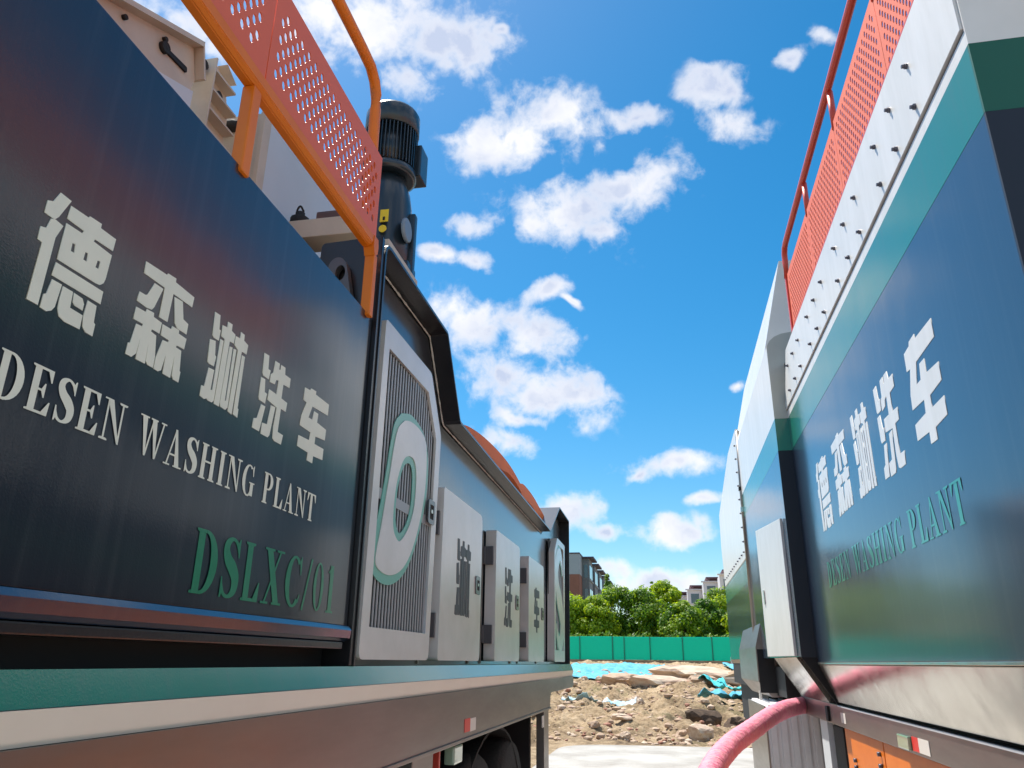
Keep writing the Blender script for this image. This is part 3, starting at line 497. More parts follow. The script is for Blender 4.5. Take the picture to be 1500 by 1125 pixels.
boxes('terminal_box', [(mx + .08, mx + .155, my + .02, my + .13, 2.26, 2.44)], motor_m, MT, .008)
lathe('gearbox', [(.085, 2.229), (.095, 2.19), (.112, 2.14), (.125, 2.06), (.128, 1.95), (.135, 1.84), (.13, 1.55)], mx, my, motor_m, MT)
boxes('gearbox_rib', [(mx - .02, mx + .155, my - .01, my + .03, 1.60, 2.02), (mx + .05, mx + .15, my - .06, my + .06, 1.55, 1.74)], motor_m, MT, .01)
lathe('inspection_cover', [(.05, .0), (.058, .004), (.058, .016), (.05, .02)], mx + .128, my - .07, motor_l, MT, axis='X', cz=1.89)
for k in range(6):
    a = k * math.pi / 3; lathe('bolt_head', [(.010, 0), (.010, .012)], mx + .132, my + .02 + .03 * math.cos(a) * .3, motor_m, MT, 8, 'X', 1.80 + .16 * math.sin(a))
prism('warning_sticker', [(-1.208, 1.905), (-1.168, 1.905), (-1.168, 1.970), (-1.208, 1.970)], XZ(my - .140, my - .136), yellow, MT)
plate('round_sticker', [[(-1.190 + .019 * math.cos(k * .393), 1.866 + .019 * math.sin(k * .393)) for k in range(16)]], 0, .003, yellow, MT, rot=Matrix(((1, 0, 0, 0), (0, 0, -1, my - .142), (0, 1, 0, 0), (0, 0, 0, 1))))
prism('sticker_sign', [(-1.193, 1.912), (-1.183, 1.912), (-1.183, 1.930), (-1.193, 1.930)], XZ(my - .1425, my - .1405), dark, MT)
# --- pale hopper behind the guard
HP = boxes('hopper', [(-2.9, -1.7, 2.62, 4.2, 1.96, 2.37)], pale, LT, .004)
boxes('hopper_end_plate', [(-3.0, -1.712, 2.585, 2.615, 1.55, 2.372)], beige, HP, .003)
boxes('hopper_corner_strip', [(-1.712, -1.688, 2.575, 2.635, 1.60, 2.374)], beige, HP, .003)
prism('hopper_chute', [(-2.85, 1.955), (-1.705, 1.955), (-1.85, 1.55), (-2.7, 1.55)], XZ(2.66, 4.1), beige, HP)
boxes('cross_beam', [(-2.4, -1.30, 2.78, 2.92, 1.81, 1.905)], beige, LT, .006)
boxes('beam_plate', [(-1.52, -1.16, 2.70, 3.3, 1.62, 1.65)], beige, LT, .003)
boxes('cable_duct', [(-2.3, -1.3, 2.95, 3.1, 1.50, 1.78)], dark, LT, .01)
boxes('support_block', [(-1.33, -1.20, 2.6, 3.2, 1.515, 1.62), ], steel, LT, .01)
lathe('valve_body', [(.02, 1.905), (.045, 1.91), (.045, 1.95), (.02, 1.955), (.02, 1.985), (.01, 1.99)], -1.60, 2.84, rubber, LT, 12)
boxes('sensor_cover', [(-1.50, -1.33, 2.80, 2.90, 1.906, 1.955)], mat('cover_brown', (.10, .055, .05), .5), LT, .012)
tube('cable', smooth_path([(-1.62, 2.84, 1.94), (-1.615, 2.83, 1.99), (-1.60, 2.83, 2.015), (-1.585, 2.84, 1.99)], 5), .005, rubber, LT, 6)
# --- inclined conveyor above the panel
CV = prism('conveyor', [(1.0, 1.50), (1.0, 1.80), (1.72, 2.165), (2.18, 2.395), (2.225, 2.26), (2.16, 2.0), (1.9, 1.60)], YZ(-1.86, -1.81), beige, LT)
prism('frame_flange', [(1.0, 1.80), (1.0, 1.825), (1.72, 2.190), (2.19, 2.42), (2.185, 2.393), (1.72, 2.166)], YZ(-1.86, -1.765), beige, CV)
prism('frame_flange', [(2.182, 2.415), (2.192, 2.415), (2.238, 2.262), (2.226, 2.262)], YZ(-1.86, -1.768), beige, CV)
prism('slot', rounded([(2.005, 2.222), (2.02, 2.243), (2.155, 2.262), (2.16, 2.238)], .006), YZ(-1.812, -1.800), dark, CV)
lathe('roller_end', [(.024, 0), (.024, .02)], -1.811, 2.015, rubber, CV, 14, 'X', 2.232)
for q in ((1.80, 2.167), (2.010, 2.268)): lathe('roller_bolt', [(.010, 0), (.010, .015)], -1.809, q[0], rubber, CV, 8, 'X', q[1])
prism('cover_strip', [(1.98, 2.02), (1.98, 2.10), (2.215, 2.192), (2.215, 2.11)], YZ(-1.809, -1.800), pale, CV)
for yy in (2.05, 2.12): boxes('frame_rib', [(-1.809, -1.77, yy, yy + .008, 1.70, 2.04)], beige, CV)
prism('conveyor_tail', [(2.31, 2.0), (2.31, 2.455), (2.385, 2.487), (2.467, 2.445), (2.515, 2.30), (2.52, 2.0)], YZ(-1.90, -1.84), beige, CV)
for zz_, y1_ in ((2.40, 2.478), (2.30, 2.505), (2.20, 2.51), (2.10, 2.512)): boxes('tail_rib', [(-1.84, -1.79, 2.318, y1_, zz_ - .006, zz_ + .004)], beige, CV)
boxes('tail_rib', [(-1.84, -1.788, 2.310, 2.318, 2.0, 2.455)], beige, CV)
prism('tail_rib', [(2.387, 2.487), (2.392, 2.488), (2.474, 2.447), (2.468, 2.442)], YZ(-1.84, -1.79), beige, CV)
prism('tail_bracket', [(2.205, 2.32), (2.20, 2.41), (2.275, 2.435), (2.24, 2.34)], YZ(-1.92, -1.865), motor_m, CV)
lathe('tail_motor', [(.02, 0), (.038, .01), (.038, .06), (.03, .07)], -1.95, 2.55, rubber, CV, 14, 'X', 2.30)
lathe('tail_motor', [(.015, 0), (.03, .01), (.03, .06), (.02, .08)], -1.90, 2.575, rubber, CV, 12, 'X', 2.31)
for q in ((2.275, 2.39), (2.40, 2.33)): lathe('roller_end', [(.022, 0), (.022, .03)], -1.842, q[0], rubber, CV, 12, 'X', q[1])
# --- curved orange covers over the low cabinet
A1 = [(3.60, 1.15), (3.80, 1.235), (4.013, 1.289), (4.226, 1.334), (4.599, 1.377), (5.075, 1.402), (5.473, 1.398), (5.834, 1.362), (6.10, 1.305), (6.30, 1.22), (6.22, 1.20), (5.95, 1.285), (5.699, 1.322), (5.40, 1.328), (5.10, 1.290), (4.803, 1.265), (4.30, 1.215), (3.8, 1.15)]
A1 = [(q.x * .982, q.y * .982 - .018) for q in smooth_path([(a, b, 0) for a, b in A1] + [(A1[0][0], A1[0][1], 0)], 4)][:-1]
plate('curved_cover', [A1], -1.13, .05, orange_r, LT)
A2 = [(5.70, 1.30), (5.95, 1.375), (6.237, 1.388), (6.55, 1.378), (6.817, 1.351), (7.143, 1.315), (7.40, 1.25), (7.30, 1.17), (7.0, 1.225), (6.754, 1.255), (6.40, 1.285), (6.10, 1.285)]
A2 = [(q.x, q.y - .020) for q in smooth_path([(a, b, 0) for a, b in A2] + [(A2[0][0], A2[0][1], 0)], 4)][:-1]
plate('curved_cover', [A2], -1.15, .05, orange_r, LT)
# --- running gear
boxes('chassis', [(-1.9, -1.25, -2.6, 6.4, -.72, -.36)], dark, LT)
boxes('support_leg', [(-1.02, -.962, 6.19, 6.235, -1.4, -.34), (-1.03, -.965, 6.236, 6.44, -1.4, -.34)], steel, LT, .003)
boxes('support_leg', [(-1.03, -.968, 3.02, 3.29, -1.39, -.353)], steel, LT, .003)
boxes('support_leg', [(-1.03, -.98, 3.42, 3.44, -1.2, -.353)], coral3, LT, .003)
boxes('side_lamp', [(-1.02, -.972, 3.64, 3.79, -.44, -.362)], lampg, LT, .01)
boxes('leg_tag', [(-.9615, -.957, 6.07, 6.16, -.46, -.38)], reflw, LT)
boxes('underside_shade', [(-2.6, -1.06, 6.10, 6.17, -1.3, -.345)], dark, LT)  # dark sheet added to stand in for the black shade under the trailer
fg = []
for k in range(19):
    t = math.pi * k / 18; fg.append((4.82 - .86 * math.cos(t), -1.0 + .62 * math.sin(t)))
fo = [(4.82 + (y - 4.82) * 1.02, -1.0 + (z + 1.0) * 1.025) for y, z in fg]
plate('mudguard', [fo + fg[::-1]], -1.30, .26, rubber, LT)
def wheel(cx, cy, cz, r, par, x_out):
    w = bpy.data.objects.new('wheel', None); C.objects.link(w); w.parent = par
    s = 1 if x_out > cx else -1
    lathe('tyre', [(r * .60, cx - .13), (r * .93, cx - .14), (r, cx - .10), (r, cx + .10), (r * .93, cx + .14), (r * .60, cx + .13)], 0, cy, rubber, w, 40, 'X', cz)
    lathe('rim', [(r * .20, cx + s * .06), (r * .30, cx + s * .10), (r * .45, cx + s * .02), (r * .59, cx + s * .12), (r * .60, cx + s * .13)], 0, cy, steel, w, 28, 'X', cz)
for cy in (4.40, 5.30): wheel(-1.18, cy, -.93, .47, LT, 0)
# ================================================================== RIGHT TRAILER
RT = empty('washing_trailer', None, 'blue navy washing plant trailer on the right with studded white top and coral guard', 'trailer', 'washing plant trailers')
# --- near body
boxes('hull', [(1.02, 3.4, 2.075, 5.90, -.02, 2.24)], dark, RT)
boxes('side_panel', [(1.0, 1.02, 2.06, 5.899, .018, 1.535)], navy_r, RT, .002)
boxes('green_band', [(.9995, 1.02, 2.06, 5.899, 1.5355, 1.790)], green, RT)
boxes('white_band', [(.9995, 1.02, 2.06, 5.899, 1.7905, 1.845)], white, RT)
boxes('cover_groove', [(1.004, 1.02, 2.06, 5.899, 1.8455, 1.856)], dark, RT)
prism('cover_plate', [(2.06, 1.8565), (5.899, 1.8565), (5.895, 1.90), (5.62, 2.248), (2.06, 2.248)], YZ(.991, 1.02), white, RT, .002)
for key in ('de', 'sen', 'lin', 'xi', 'che'):
    hanzi(key, 1.0, -1, white, RT, lambda a, b: (5.13 - (a - .9313) * 2.061, .778 + (b - .54) * 2.02))
letters('DESEN WASHING PLANT', 5.16, 2.76,   .452, .604, 1.0, -1, green_txt2, RT)
# end face
boxes('end_panel', [(1.0, 3.4, 2.050, 2.0595, -.02, 1.535)], end_navy, RT)
boxes('end_green_band', [(.9995, 3.4, 2.0498, 2.0594, 1.5355, 1.790)], end_green, RT)
boxes('end_white_band', [(.9995, 3.4, 2.0496, 2.0593, 1.7905, 2.248)], white, RT)
# studs: hexagon bolts standing proud in two rows
bz = [(2.488, 2.105), (2.731, 2.105), (2.969, 2.105), (3.357, 2.105), (3.597, 2.105), (3.837, 2.105), (4.229, 2.105), (4.47, 2.105), (4.713, 2.105), (5.095, 2.105), (5.339, 2.105), (5.584, 2.105),
      (2.487, 1.918), (2.734, 1.918), (2.974, 1.918), (3.358, 1.918), (3.602, 1.918), (3.853, 1.918), (4.242, 1.918), (4.476, 1.918), (4.719, 1.918), (5.108, 1.918), (5.353, 1.918), (5.606, 1.918)]
boltm = mat('bolt_zinc', (.10, .10, .13), .4, metal=.5)
bm = bmesh.new()
for rad, x0, x1, sg in ((.0115, -.009, 0, 6), (.0075, -.019, -.009, 8)):
    r = bmesh.ops.create_cone(bm, cap_ends=True, segments=sg, radius1=rad, radius2=rad, depth=x1 - x0)
    bmesh.ops.rotate(bm, verts=r['verts'], matrix=Matrix.Rotation(R(90), 3, 'Y')); bmesh.ops.translate(bm, vec=((x0 + x1) / 2, 0, 0), verts=r['verts'])
bme = bpy.data.meshes.new('bolt'); bm.to_mesh(bme); bm.free(); bme.materials.append(boltm)
for y, z in bz:
    o = bpy.data.objects.new('bolt', bme); C.objects.link(o); o.parent = RT; o.location = (.991, y, z); o.rotation_euler = (random.uniform(0, 1), 0, 0)
# lower hull: bright folded sheet running inwards, then the base rail
prism('lower_panel', [(1.003, -.002), (1.012, .014), (1.3, .014), (1.3, -.235), (1.10, -.235)], XZ(2.06, 5.86), steel_b, RT)
boxes('panel_trim', [(.992, 1.003, 2.06, 5.86, .004, .0165)], steel_b, RT, .002)
boxes('base_rail', [(1.094, 1.13, 2.2, 7.45, -.385, -.252)], steel, RT, .003)
boxes('rail_gap', [(1.13, 1.30, 2.06, 7.4, -.36, -.236)], dark, RT)
boxes('rail_lip', [(1.086, 1.094, 2.2, 5.85, -.262, -.2525)], pale, RT, .002)
# perforated guard with its handrail
for y0, y1 in ((1.02, 1.861), (1.865, 2.708), (2.712, 3.553), (3.557, 4.398), (4.402, 5.262)):
    perforated('perforated_sheet', y0, y1, 2.262, 2.695, 1.002, coral2, RT, 2.277, 2.672)
boxes('bottom_rail', [(.992, 1.03, 1.0, 5.27, 2.2485, 2.261)], coral3, RT, .002)
boxes('end_post', [(.990, 1.03, 5.265, 5.30, 2.252, 2.70)], coral3, RT, .004)
tube('handrail', [(1.004, 1.0, 2.915), (1.004, 3, 2.915), (1.004, 5.17, 2.915), (1.004, 5.225, 2.905), (1.004, 5.262, 2.87), (1.004, 5.272, 2.81), (1.004, 5.275, 2.68)], .021, coral3, RT)
for yy in (1.86, 2.71, 3.555, 4.40): tube('rail_strut', [(1.012, yy, 2.90), (1.012, yy, 2.66)], .017, coral3, RT, 10)
# --- middle body, standing a little prouder
boxes('hull', [(.92, 3.4, 5.92, 8.80, .06, 2.36)], dark, RT)
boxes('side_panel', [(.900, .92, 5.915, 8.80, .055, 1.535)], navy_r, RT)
boxes('green_band', [(.8995, .92, 5.915, 8.80, 1.5355, 1.790)], green, RT)
boxes('white_band', [(.8995, .92, 5.915, 8.80, 1.7905, 2.40)], white, RT)
prism('upper_wall', [(.8995, 2.4005), (1.10, 3.24), (3.2, 3.24), (3.2, 2.4005)], XZ(6.05, 9.35), white, RT)
fin = mat('shoulder_shade', (.50, .52, .47), .5, vary=.3, vscale=3)  # white paint of the body, its shade put into the grey
prism('shoulder_plate', [(.899, 1.791), (.899, 2.36), (.905, 2.405), (.925, 2.445), (.965, 2.480), (1.02, 2.503), (1.10, 2.515), (1.3, 2.52), (1.3, 1.791)], XZ(5.900, 5.914), fin, RT)
boxes('shoulder_green', [(.899, 1.3, 5.900, 5.914, 1.5355, 1.7905)], green, RT)
boxes('shoulder_navy', [(.899, 1.3, 5.900, 5.914, .05, 1.535)], end_navy, RT)
prism('shoulder_foot', [(.899, .0495), (1.3, .0495), (1.3, -.25), (1.10, -.25)], XZ(5.900, 5.914), dark, RT)
prism('lower_plate', [(.902, .052), (1.2, .052), (1.2, -.251), (1.095, -.251)], XZ(6.16, 7.42), steel_b, RT)
# open cabinet door on the middle body
OD = link('cabinet_door', mesh('cabinet_door', [], []), doorw, RT)
hx, hy = .898, 6.06
Mx = Matrix.Translation((hx, hy, 0)) @ Matrix.Rotation(R(11.3), 4, 'Z')
def swung(name, lst, m, bev=.003):
    o = boxes(name, lst, m, OD, bev); o.data.transform(Mx); return o
swung('door_leaf', [(-.022, 0, 0, .60, .058, 1.045)], white)
swung('door_edge', [(.001, .030, 0, .006, .058, 1.02)], mat('seal_purple', (.10, .09, .13), .6), .001)
swung('door_edge', [(.030, .040, .002, .010, .058, 1.0)], steel, .001)
swung('door_handle', [(-.030, -.0225, .52, .54, .45, .56)], steel_b)
boxes('cabinet_opening', [(.894, .899, 6.10, 6.70, .06, 1.03)], dark, RT)
# --- far body: white cladding over a dark tank
prism('hull', [(8.85, -.25), (8.85, 2.55), (10.0, 2.56), (12.40, 2.19), (12.5, 1.70), (12.55, -.25)], YZ(.925, 3.4), dark, RT)
CL = prism('cladding', [(8.86, 1.112), (8.86, 2.585), (10.0, 2.594), (12.467, 2.221), (12.574, 1.752), (12.47, 1.35), (12.40, 1.112)], YZ(.893, .925), white, RT, .004)
for k in range(12):
    o = bpy.data.objects.new('bolt', bme); C.objects.link(o); o.parent = RT; o.location = (.893, 9.05 + k * .28, 1.19)
for k in range(8):
    o = bpy.data.objects.new('bolt', bme); C.objects.link(o); o.parent = RT; o.location = (.893, 9.0, 1.30 + k * .16)
boxes('green_band', [(.900, .924, 8.84, 12.50, .86, 1.111)], green, RT)
boxes('side_panel', [(.9005, .924, 8.84, 12.56, .06, .8595)], navy_r, RT)
prism('lower_plate', [(.902, .058), (1.2, .058), (1.2, -.29), (1.07, -.29)], XZ(8.84, 12.58), steel, RT)
tube('drain_pipe', [(.915, 8.83, 2.55), (.900, 8.83, 1.9), (.900, 8.83, .3)], .022, steel, RT, 10)
boxes('pipe_clamp', [(.872, .90, 8.80, 8.87, 1.60, 1.66)], steel_b, RT, .004); boxes('pipe_clamp', [(.872, .90, 8.80, 8.87, 1.85, 1.89)], dark, RT, .004)
prism('marker_stub', [(.93, .0), (.90, .0), (.90, .10), (.93, .10)], XZ(12.60, 12.63), reflw, RT)
# discharge chute on its flank
prism('chute', [(.93, .43), (.905, .40), (.835, .16), (.835, -.16), (.95, -.30), (1.05, -.30), (1.05, .43)], XZ(8.25, 10.2), steel, RT, .004)
boxes('chute_mouth', [(.845, 1.0, 8.243, 8.249, -.26, .14)], dark, RT)
boxes('underframe_shade', [(1.0, 1.6, 9.05, 12.4, -.72, -.02), (1.0, 1.6, 7.6, 9.04, -.28, -.02)], dark, RT)  # dark boxes; the second is added for the shade above the mudguard
boxes('underframe_shade', [(1.35, 1.9, 2.3, 7.5, -.95, -.3)], dark, RT)
# --- under the base rail: orange box, legs, white ribbed mudguard, wheels
OB = boxes('tool_box', [(1.115, 1.35, 3.2, 4.86, -1.05, -.392)], orange, RT, .004)
boxes('tool_box', [(1.115, 1.35, 4.88, 5.86, -1.05, -.392)], orange, RT, .004)
for y, z in ((4.95, -.46), (4.95, -.52), (5.6, -.56), (5.6, -.60)): lathe('box_bolt', [(.012, 0), (.012, .02)], 1.096, y, boltm, RT, 8, 'X', z)
boxes('support_leg', [(1.105, 1.15, 6.42, 6.50, -1.4, -.386), (1.11, 1.15, 6.52, 6.73, -1.4, -.386)], pale, RT, .003)
boxes('rail_bracket', [(1.078, 1.0935, 6.20, 6.28, -.375, -.275)], dark, RT, .006)
boxes('junction_box', [(1.12, 1.2, 5.95, 6.3, -.75, -.40)], rubber, RT, .01)
RG = boxes('ribbed_mudguard', [(.80, 1.26, 7.52, 9.0, -1.30, -.35)], ribm, RT, .008)
for k in range(5): boxes('rib', [(.822 + k * .088, .875 + k * .088, 7.497, 7.519, -1.29, -.372)], ribm, RG, .006)
for k in range(5): boxes('rib', [(.822 + k * .088, .875 + k * .088, 7.53, 8.98, -.349, -.335)], ribm, RG, .005)
boxes('edge_strip', [(.786, .799, 7.51, 9.0, -1.30, -.345)], steel, RG, .003)
boxes('pin', [(.86, .885, 8.55, 8.58, -.334, -.25)], reflw, RT, .003)
boxes('white_sticker', [(1.0915, 1.0935, 5.665, 5.81, -.357, -.295)], reflw, RT)
boxes('red_reflector', [(1.0915, 1.0935, 4.105, 4.205, -.371, -.310)], reflr, RT)
boxes('white_reflector', [(1.0915, 1.0935, 3.948, 4.1045, -.371, -.309)], reflw, RT)
boxes('side_lamp', [(1.078, 1.0935, 4.225, 4.41, -.375, -.313)], lampg, RT, .006)
for cy in (9.9, 11.1): wheel(1.45, cy, -.93, .47, RT, 0)
# ================================================================== HOSE
hpts = smooth_path([(1.45, 7.9, -.36), (1.25, 7.55, -.325), (1.03, 7.22, -.325), (.774, 6.6, -.352), (.506, 5.9, -.432), (.335, 5.35, -.478), (.185, 4.75, -.555), (.06, 4.2, -.72), (-.05, 3.75, -.98), (-.12, 3.45, -1.22), (-.10, 3.15, -1.325), (.1, 2.7, -1.332), (.5, 1.6, -1.332), (.6, .4, -1.332)], 24)
random.seed(5); wr = [random.uniform(-.5, .5) for _ in hpts]
ho = tube('water_hose', hpts, .066, hosem, None, 22, lambda i, t: 1 + .022 * math.sin(i * 1.35) + .035 * noise.noise(Vector((i * .31, math.cos(t) * 1.5, math.sin(t) * 1.5))) + .012 * wr[i])
tag(ho, 'thick wrinkled pink hose arching out from under the right trailer', 'hose')
# ================================================================== GROUND
def ground_z(x, y):
    pts = [(-2000, -1.41), (14.4, -1.41), (15.0, -1.42), (20, -1.36), (26, -1.20), (34, -.93), (42, -.70), (50, -.42), (60, -.20), (66, -.12), (69.3, -.08), (69.6, .0), (70.5, .22), (90, .25), (3000, .3)]
    for (a, za), (b, zb) in zip(pts, pts[1:]):
        if y <= b:
            t = (y - a) / (b - a); z = za + (zb - za) * t; break
    if 8.6 < y < 69 :
        edge = min(1, max(0, (y - 15.2) / 1.5)) if -2.6 < x < 4.0 else min(1, max(0, (y - 8.6) / 3))
        f = edge * min(1, (69 - y) / 3)
        p = Vector((x * .55, y * .40, 0)); s = noise.fractal(p, 1.0, 2.1, 5) * .24
        s += abs(noise.noise(Vector((x * 1.3, y * 1.0, 4)))) * .2 + noise.fractal(Vector((x * 2.9, y * 2.2, 9)), .8, 2.2, 5) * .11
        s *= (.55 + .45 * min(1, y / 30)) * (1.4 if 17 < y < 33 else 1)
        z += s * f
        # a dug-out hollow and heap right of the middle
        d2 = ((x - 1.15) / .9) ** 2 + ((y - 20.4) / 1.4) ** 2; z -= .60 * math.exp(-d2) * f
        d3 = ((x - .1) / 1.3) ** 2 + ((y - 22.6) / 1.6) ** 2; z += .30 * math.exp(-d3) * f
    return z
def axis_vals(parts):
    out = []
    for a, b, n in parts: out += [a + (b - a) * i / n for i in range(n)]
    out.append(parts[-1][1]); return out
xs = axis_vals([(-1500, -200, 6), (-200, -40, 8), (-40, -12, 28), (-12, -4, 60), (-4, 5, 120), (5, 9, 30), (9, 40, 30), (40, 200, 8), (200, 1500, 6)])
ys = axis_vals([(-1500, -100, 6), (-100, 8.5, 8), (8.5, 14.8, 20), (14.8, 24, 130), (24, 40, 120), (40, 70.5, 110), (70.5, 120, 10), (120, 600, 8), (600, 2500, 5)])
vs = [(x, y, ground_z(x, y)) for y in ys for x in xs]; nx = len(xs)
fs = [(j * nx + i, j * nx + i + 1, (j + 1) * nx + i + 1, (j + 1) * nx + i) for j in range(len(ys) - 1) for i in range(nx - 1)]
soil = bpy.data.materials.new('soil'); soil.use_nodes = True
def soil_nodes(m):
    t = m.node_tree; n = t.nodes; l = t.links; b = n['Principled BSDF']; b.inputs['Roughness'].default_value = .95
    tc = n.new('ShaderNodeTexCoord')
    def noi(s, d=8, r=.65):
        o = n.new('ShaderNodeTexNoise'); o.inputs['Scale'].default_value = s; o.inputs['Detail'].default_value = d; o.inputs['Roughness'].default_value = r; l.new(tc.outputs['Object'], o.inputs['Vector']); return o.outputs[0]
    cr = n.new('ShaderNodeValToRGB'); e = cr.color_ramp.elements
    e[0].position = .36; e[0].color = (.10, .06, .028, 1); e[1].position = .66; e[1].color = (.60, .46, .30, 1)
    k = e.new(.5); k.color = (.38, .27, .155, 1)
    a = n.new('ShaderNodeMath'); a.operation = 'MULTIPLY_ADD'; l.new(noi(1.1), a.inputs[0]); a.inputs[1].default_value = .55
    c = n.new('ShaderNodeMath'); c.operation = 'MULTIPLY'; c.inputs[1].default_value = .45; l.new(noi(9), c.inputs[0]); l.new(c.outputs[0], a.inputs[2]); l.new(a.outputs[0], cr.inputs[0])
    gr = n.new('ShaderNodeMix'); gr.data_type = 'RGBA'; mr = n.new('ShaderNodeMapRange'); l.new(noi(.45, 5), mr.inputs[0]); mr.inputs[1].default_value = .55; mr.inputs[2].default_value = .75; mr.inputs[4].default_value = .75
    l.new(mr.outputs[0], gr.inputs[0]); l.new(cr.outputs[0], gr.inputs[6]); gr.inputs[7].default_value = (.12, .13, .04, 1); l.new(gr.outputs[2], b.inputs['Base Color'])
    bp = n.new('ShaderNodeBump'); bp.inputs['Strength'].default_value = .9; bp.inputs['Distance'].default_value = .12; l.new(noi(6, 10, .75), bp.inputs['Height']); l.new(bp.outputs[0], b.inputs['Normal'])
soil_nodes(soil)
go = link('ground', mesh('ground', vs, fs), soil); tag(go, kind='structure')
for p in go.data.polygons: p.use_smooth = True
pad = rounded([(-1.98, 8.3), (-1.98, 15.05), (3.6, 15.6), (3.6, 6.0), (6, 6.0), (6, -8), (-6, -8), (-6, 8.3)], [0, .9, .3, 0, 0, 0, 0, 0], 8)
po = prism('concrete_pad', pad, lambda a, b, k: (a, b, (-1.60, -1.395)[k]), concrete); tag(po, kind='structure')
# ------------------------------------------------------------------ rubble
rockm = mat('rubble_stone', (.50, .38, .27), .9, vary=.8, vscale=3, vcol=(.30, .17, .11), bump=.5, bscale=12)
rockp = mat('pale_stone', (.60, .50, .38), .9, vary=.7, vscale=2, vcol=(.38, .20, .14), bump=.4, bscale=9)
def rock_mesh(seed, sub=3):
    bm = bmesh.new(); bmesh.ops.create_icosphere(bm, subdivisions=sub, radius=1)
    for v in bm.verts:
        c = v.co.copy(); f = 1 + .5 * noise.noise(c * 1.1 + Vector((seed * 3.1, 0, seed))) + .30 * noise.noise(c * 2.6 + Vector((seed, 5, 0))) + .14 * noise.noise(c * 6 + Vector((seed, 5, 0)))
        v.co = c * f
        for ax in (Vector((.9, .3, .2)), Vector((-.4, .8, .3)), Vector((.1, -.6, .8)), Vector((-.7, -.5, -.2)), Vector((.2, .3, 1))):
            a = ax.normalized(); h = .80 + .1 * math.sin(seed * 7 + a.x * 9)
            q = v.co.dot(a)
            if q > h: v.co -= a * (q - h)
    me = bpy.data.meshes.new('rock'); bm.to_mesh(me); bm.free(); return me
rocks = [rock_mesh(i) for i in range(7)]
def rock(x, y, sx, sy, sz, rz, i, label, cat='rock', name='boulder', m=None, tilt=0, dz=0):
    me = rocks[i % 7].copy(); me.materials.clear(); o = link(name, me, m or rockm)
    o.location = (x, y, ground_z(x, y) + sz * .35 + dz); o.scale = (sx, sy, sz); o.rotation_euler = (tilt, tilt * .5, rz)
    tag(o, label, cat, 'rubble blocks on the dirt'); return o
rock(.85, 35.0, 1.5, 1.0, .42, .2, 4, 'largest pale tan slab crowning the rubble heap before the green fence', m=rockp, dz=.36)
rock(-2.1, 34.5, 1.05, .7, .28, -.1, 1, 'flat reddish block at the left foot of the big tan slab', m=rockm, dz=.08)
rock(-.45, 33.6, 1.2, .7, .34, .3, 2, 'low pinkish block just in front of the big tan slab', m=rockp, dz=.1)
rock(1.3, 33.2, 1.0, .6, .3, .9, 5, 'dusty block under the turquoise net in the rubble heap', m=rockm, dz=.1)
rock(2.5, 34.2, 1.5, .7, .33, .1, 3, 'long flat reddish block below the slanting timber', m=rockp, dz=.1)
rock(4.1, 34.0, .95, .7, .42, .5, 0, 'rounded tan block at the right end of the rubble heap', m=rockm, dz=.1)
rock(4.7, 35.5, .7, .6, .45, 1.2, 6, 'dark red lump behind the right end of the rubble heap', m=rockm, dz=.2)
rock(.52, 17.0, .25, .2, .17, .3, 2, 'squarish tan stone at the edge of the concrete pad', m=rockp, dz=.03)
rock(.18, 17.4, .26, .2, .14, 1.3, 3, 'low brown stone left of the squarish tan stone', m=rockm)
rock(-1.12, 18.4, .24, .15, .08, .1, 5, 'pale flat stone alone on the dirt left of the middle', m=rockp, dz=.04)
rock(-1.95, 17.5, .17, .14, .11, .7, 1, 'small reddish stone nearest the left trailer', m=rockm, dz=.02)
rock(-1.62, 17.2, .15, .14, .10, 2.0, 6, 'small dark red stone right of the one nearest the left trailer', m=rockm, dz=.02)
rock(-.92, 16.2, .12, .1, .08, 2.0, 0, 'small whitish stone resting at the pad edge', m=rockp, dz=.04)
rock(-1.05, 23.8, .3, .25, .25, 2.0, 4, 'pinkish stone beside the thin pale cloth strip', m=rockp, dz=.05)
shade = mat('shade_clod', (.055, .035, .022), .9, vary=.8, vscale=4, vcol=(.16, .10, .06), bump=.6, bscale=10)  # clods added; the dark hollow's shade is put into their colour
rock(.75, 21.0, .48, .3, .30, .4, 3, 'large dark wet clod standing in for a dark hollow, left of the two below the blue net strip', m=shade, dz=.30)
rock(1.45, 20.0, .36, .3, .26, 1.4, 1, 'smaller dark wet clod standing in for a dark hollow, right of the two below the blue net strip', m=shade, dz=.26)
bm = prism('timber', [(-1.35, -.11), (1.35, -.14), (1.35, .13), (-1.35, .10)], lambda a, b, k: (a, (-.16, .16)[k], b), mat('old_timber', (.42, .30, .19), .9, vary=.7, vscale=3, aniso_scale=(.4, 4, 4), bump=.4, bscale=8), None, .02)
bm.location = (3.0, 33.9, ground_z(3.0, 33.9) + .62); bm.rotation_euler = (.3, -.30, .25); tag(bm, 'squared tan beam slanting up across the rubble heap', 'timber')
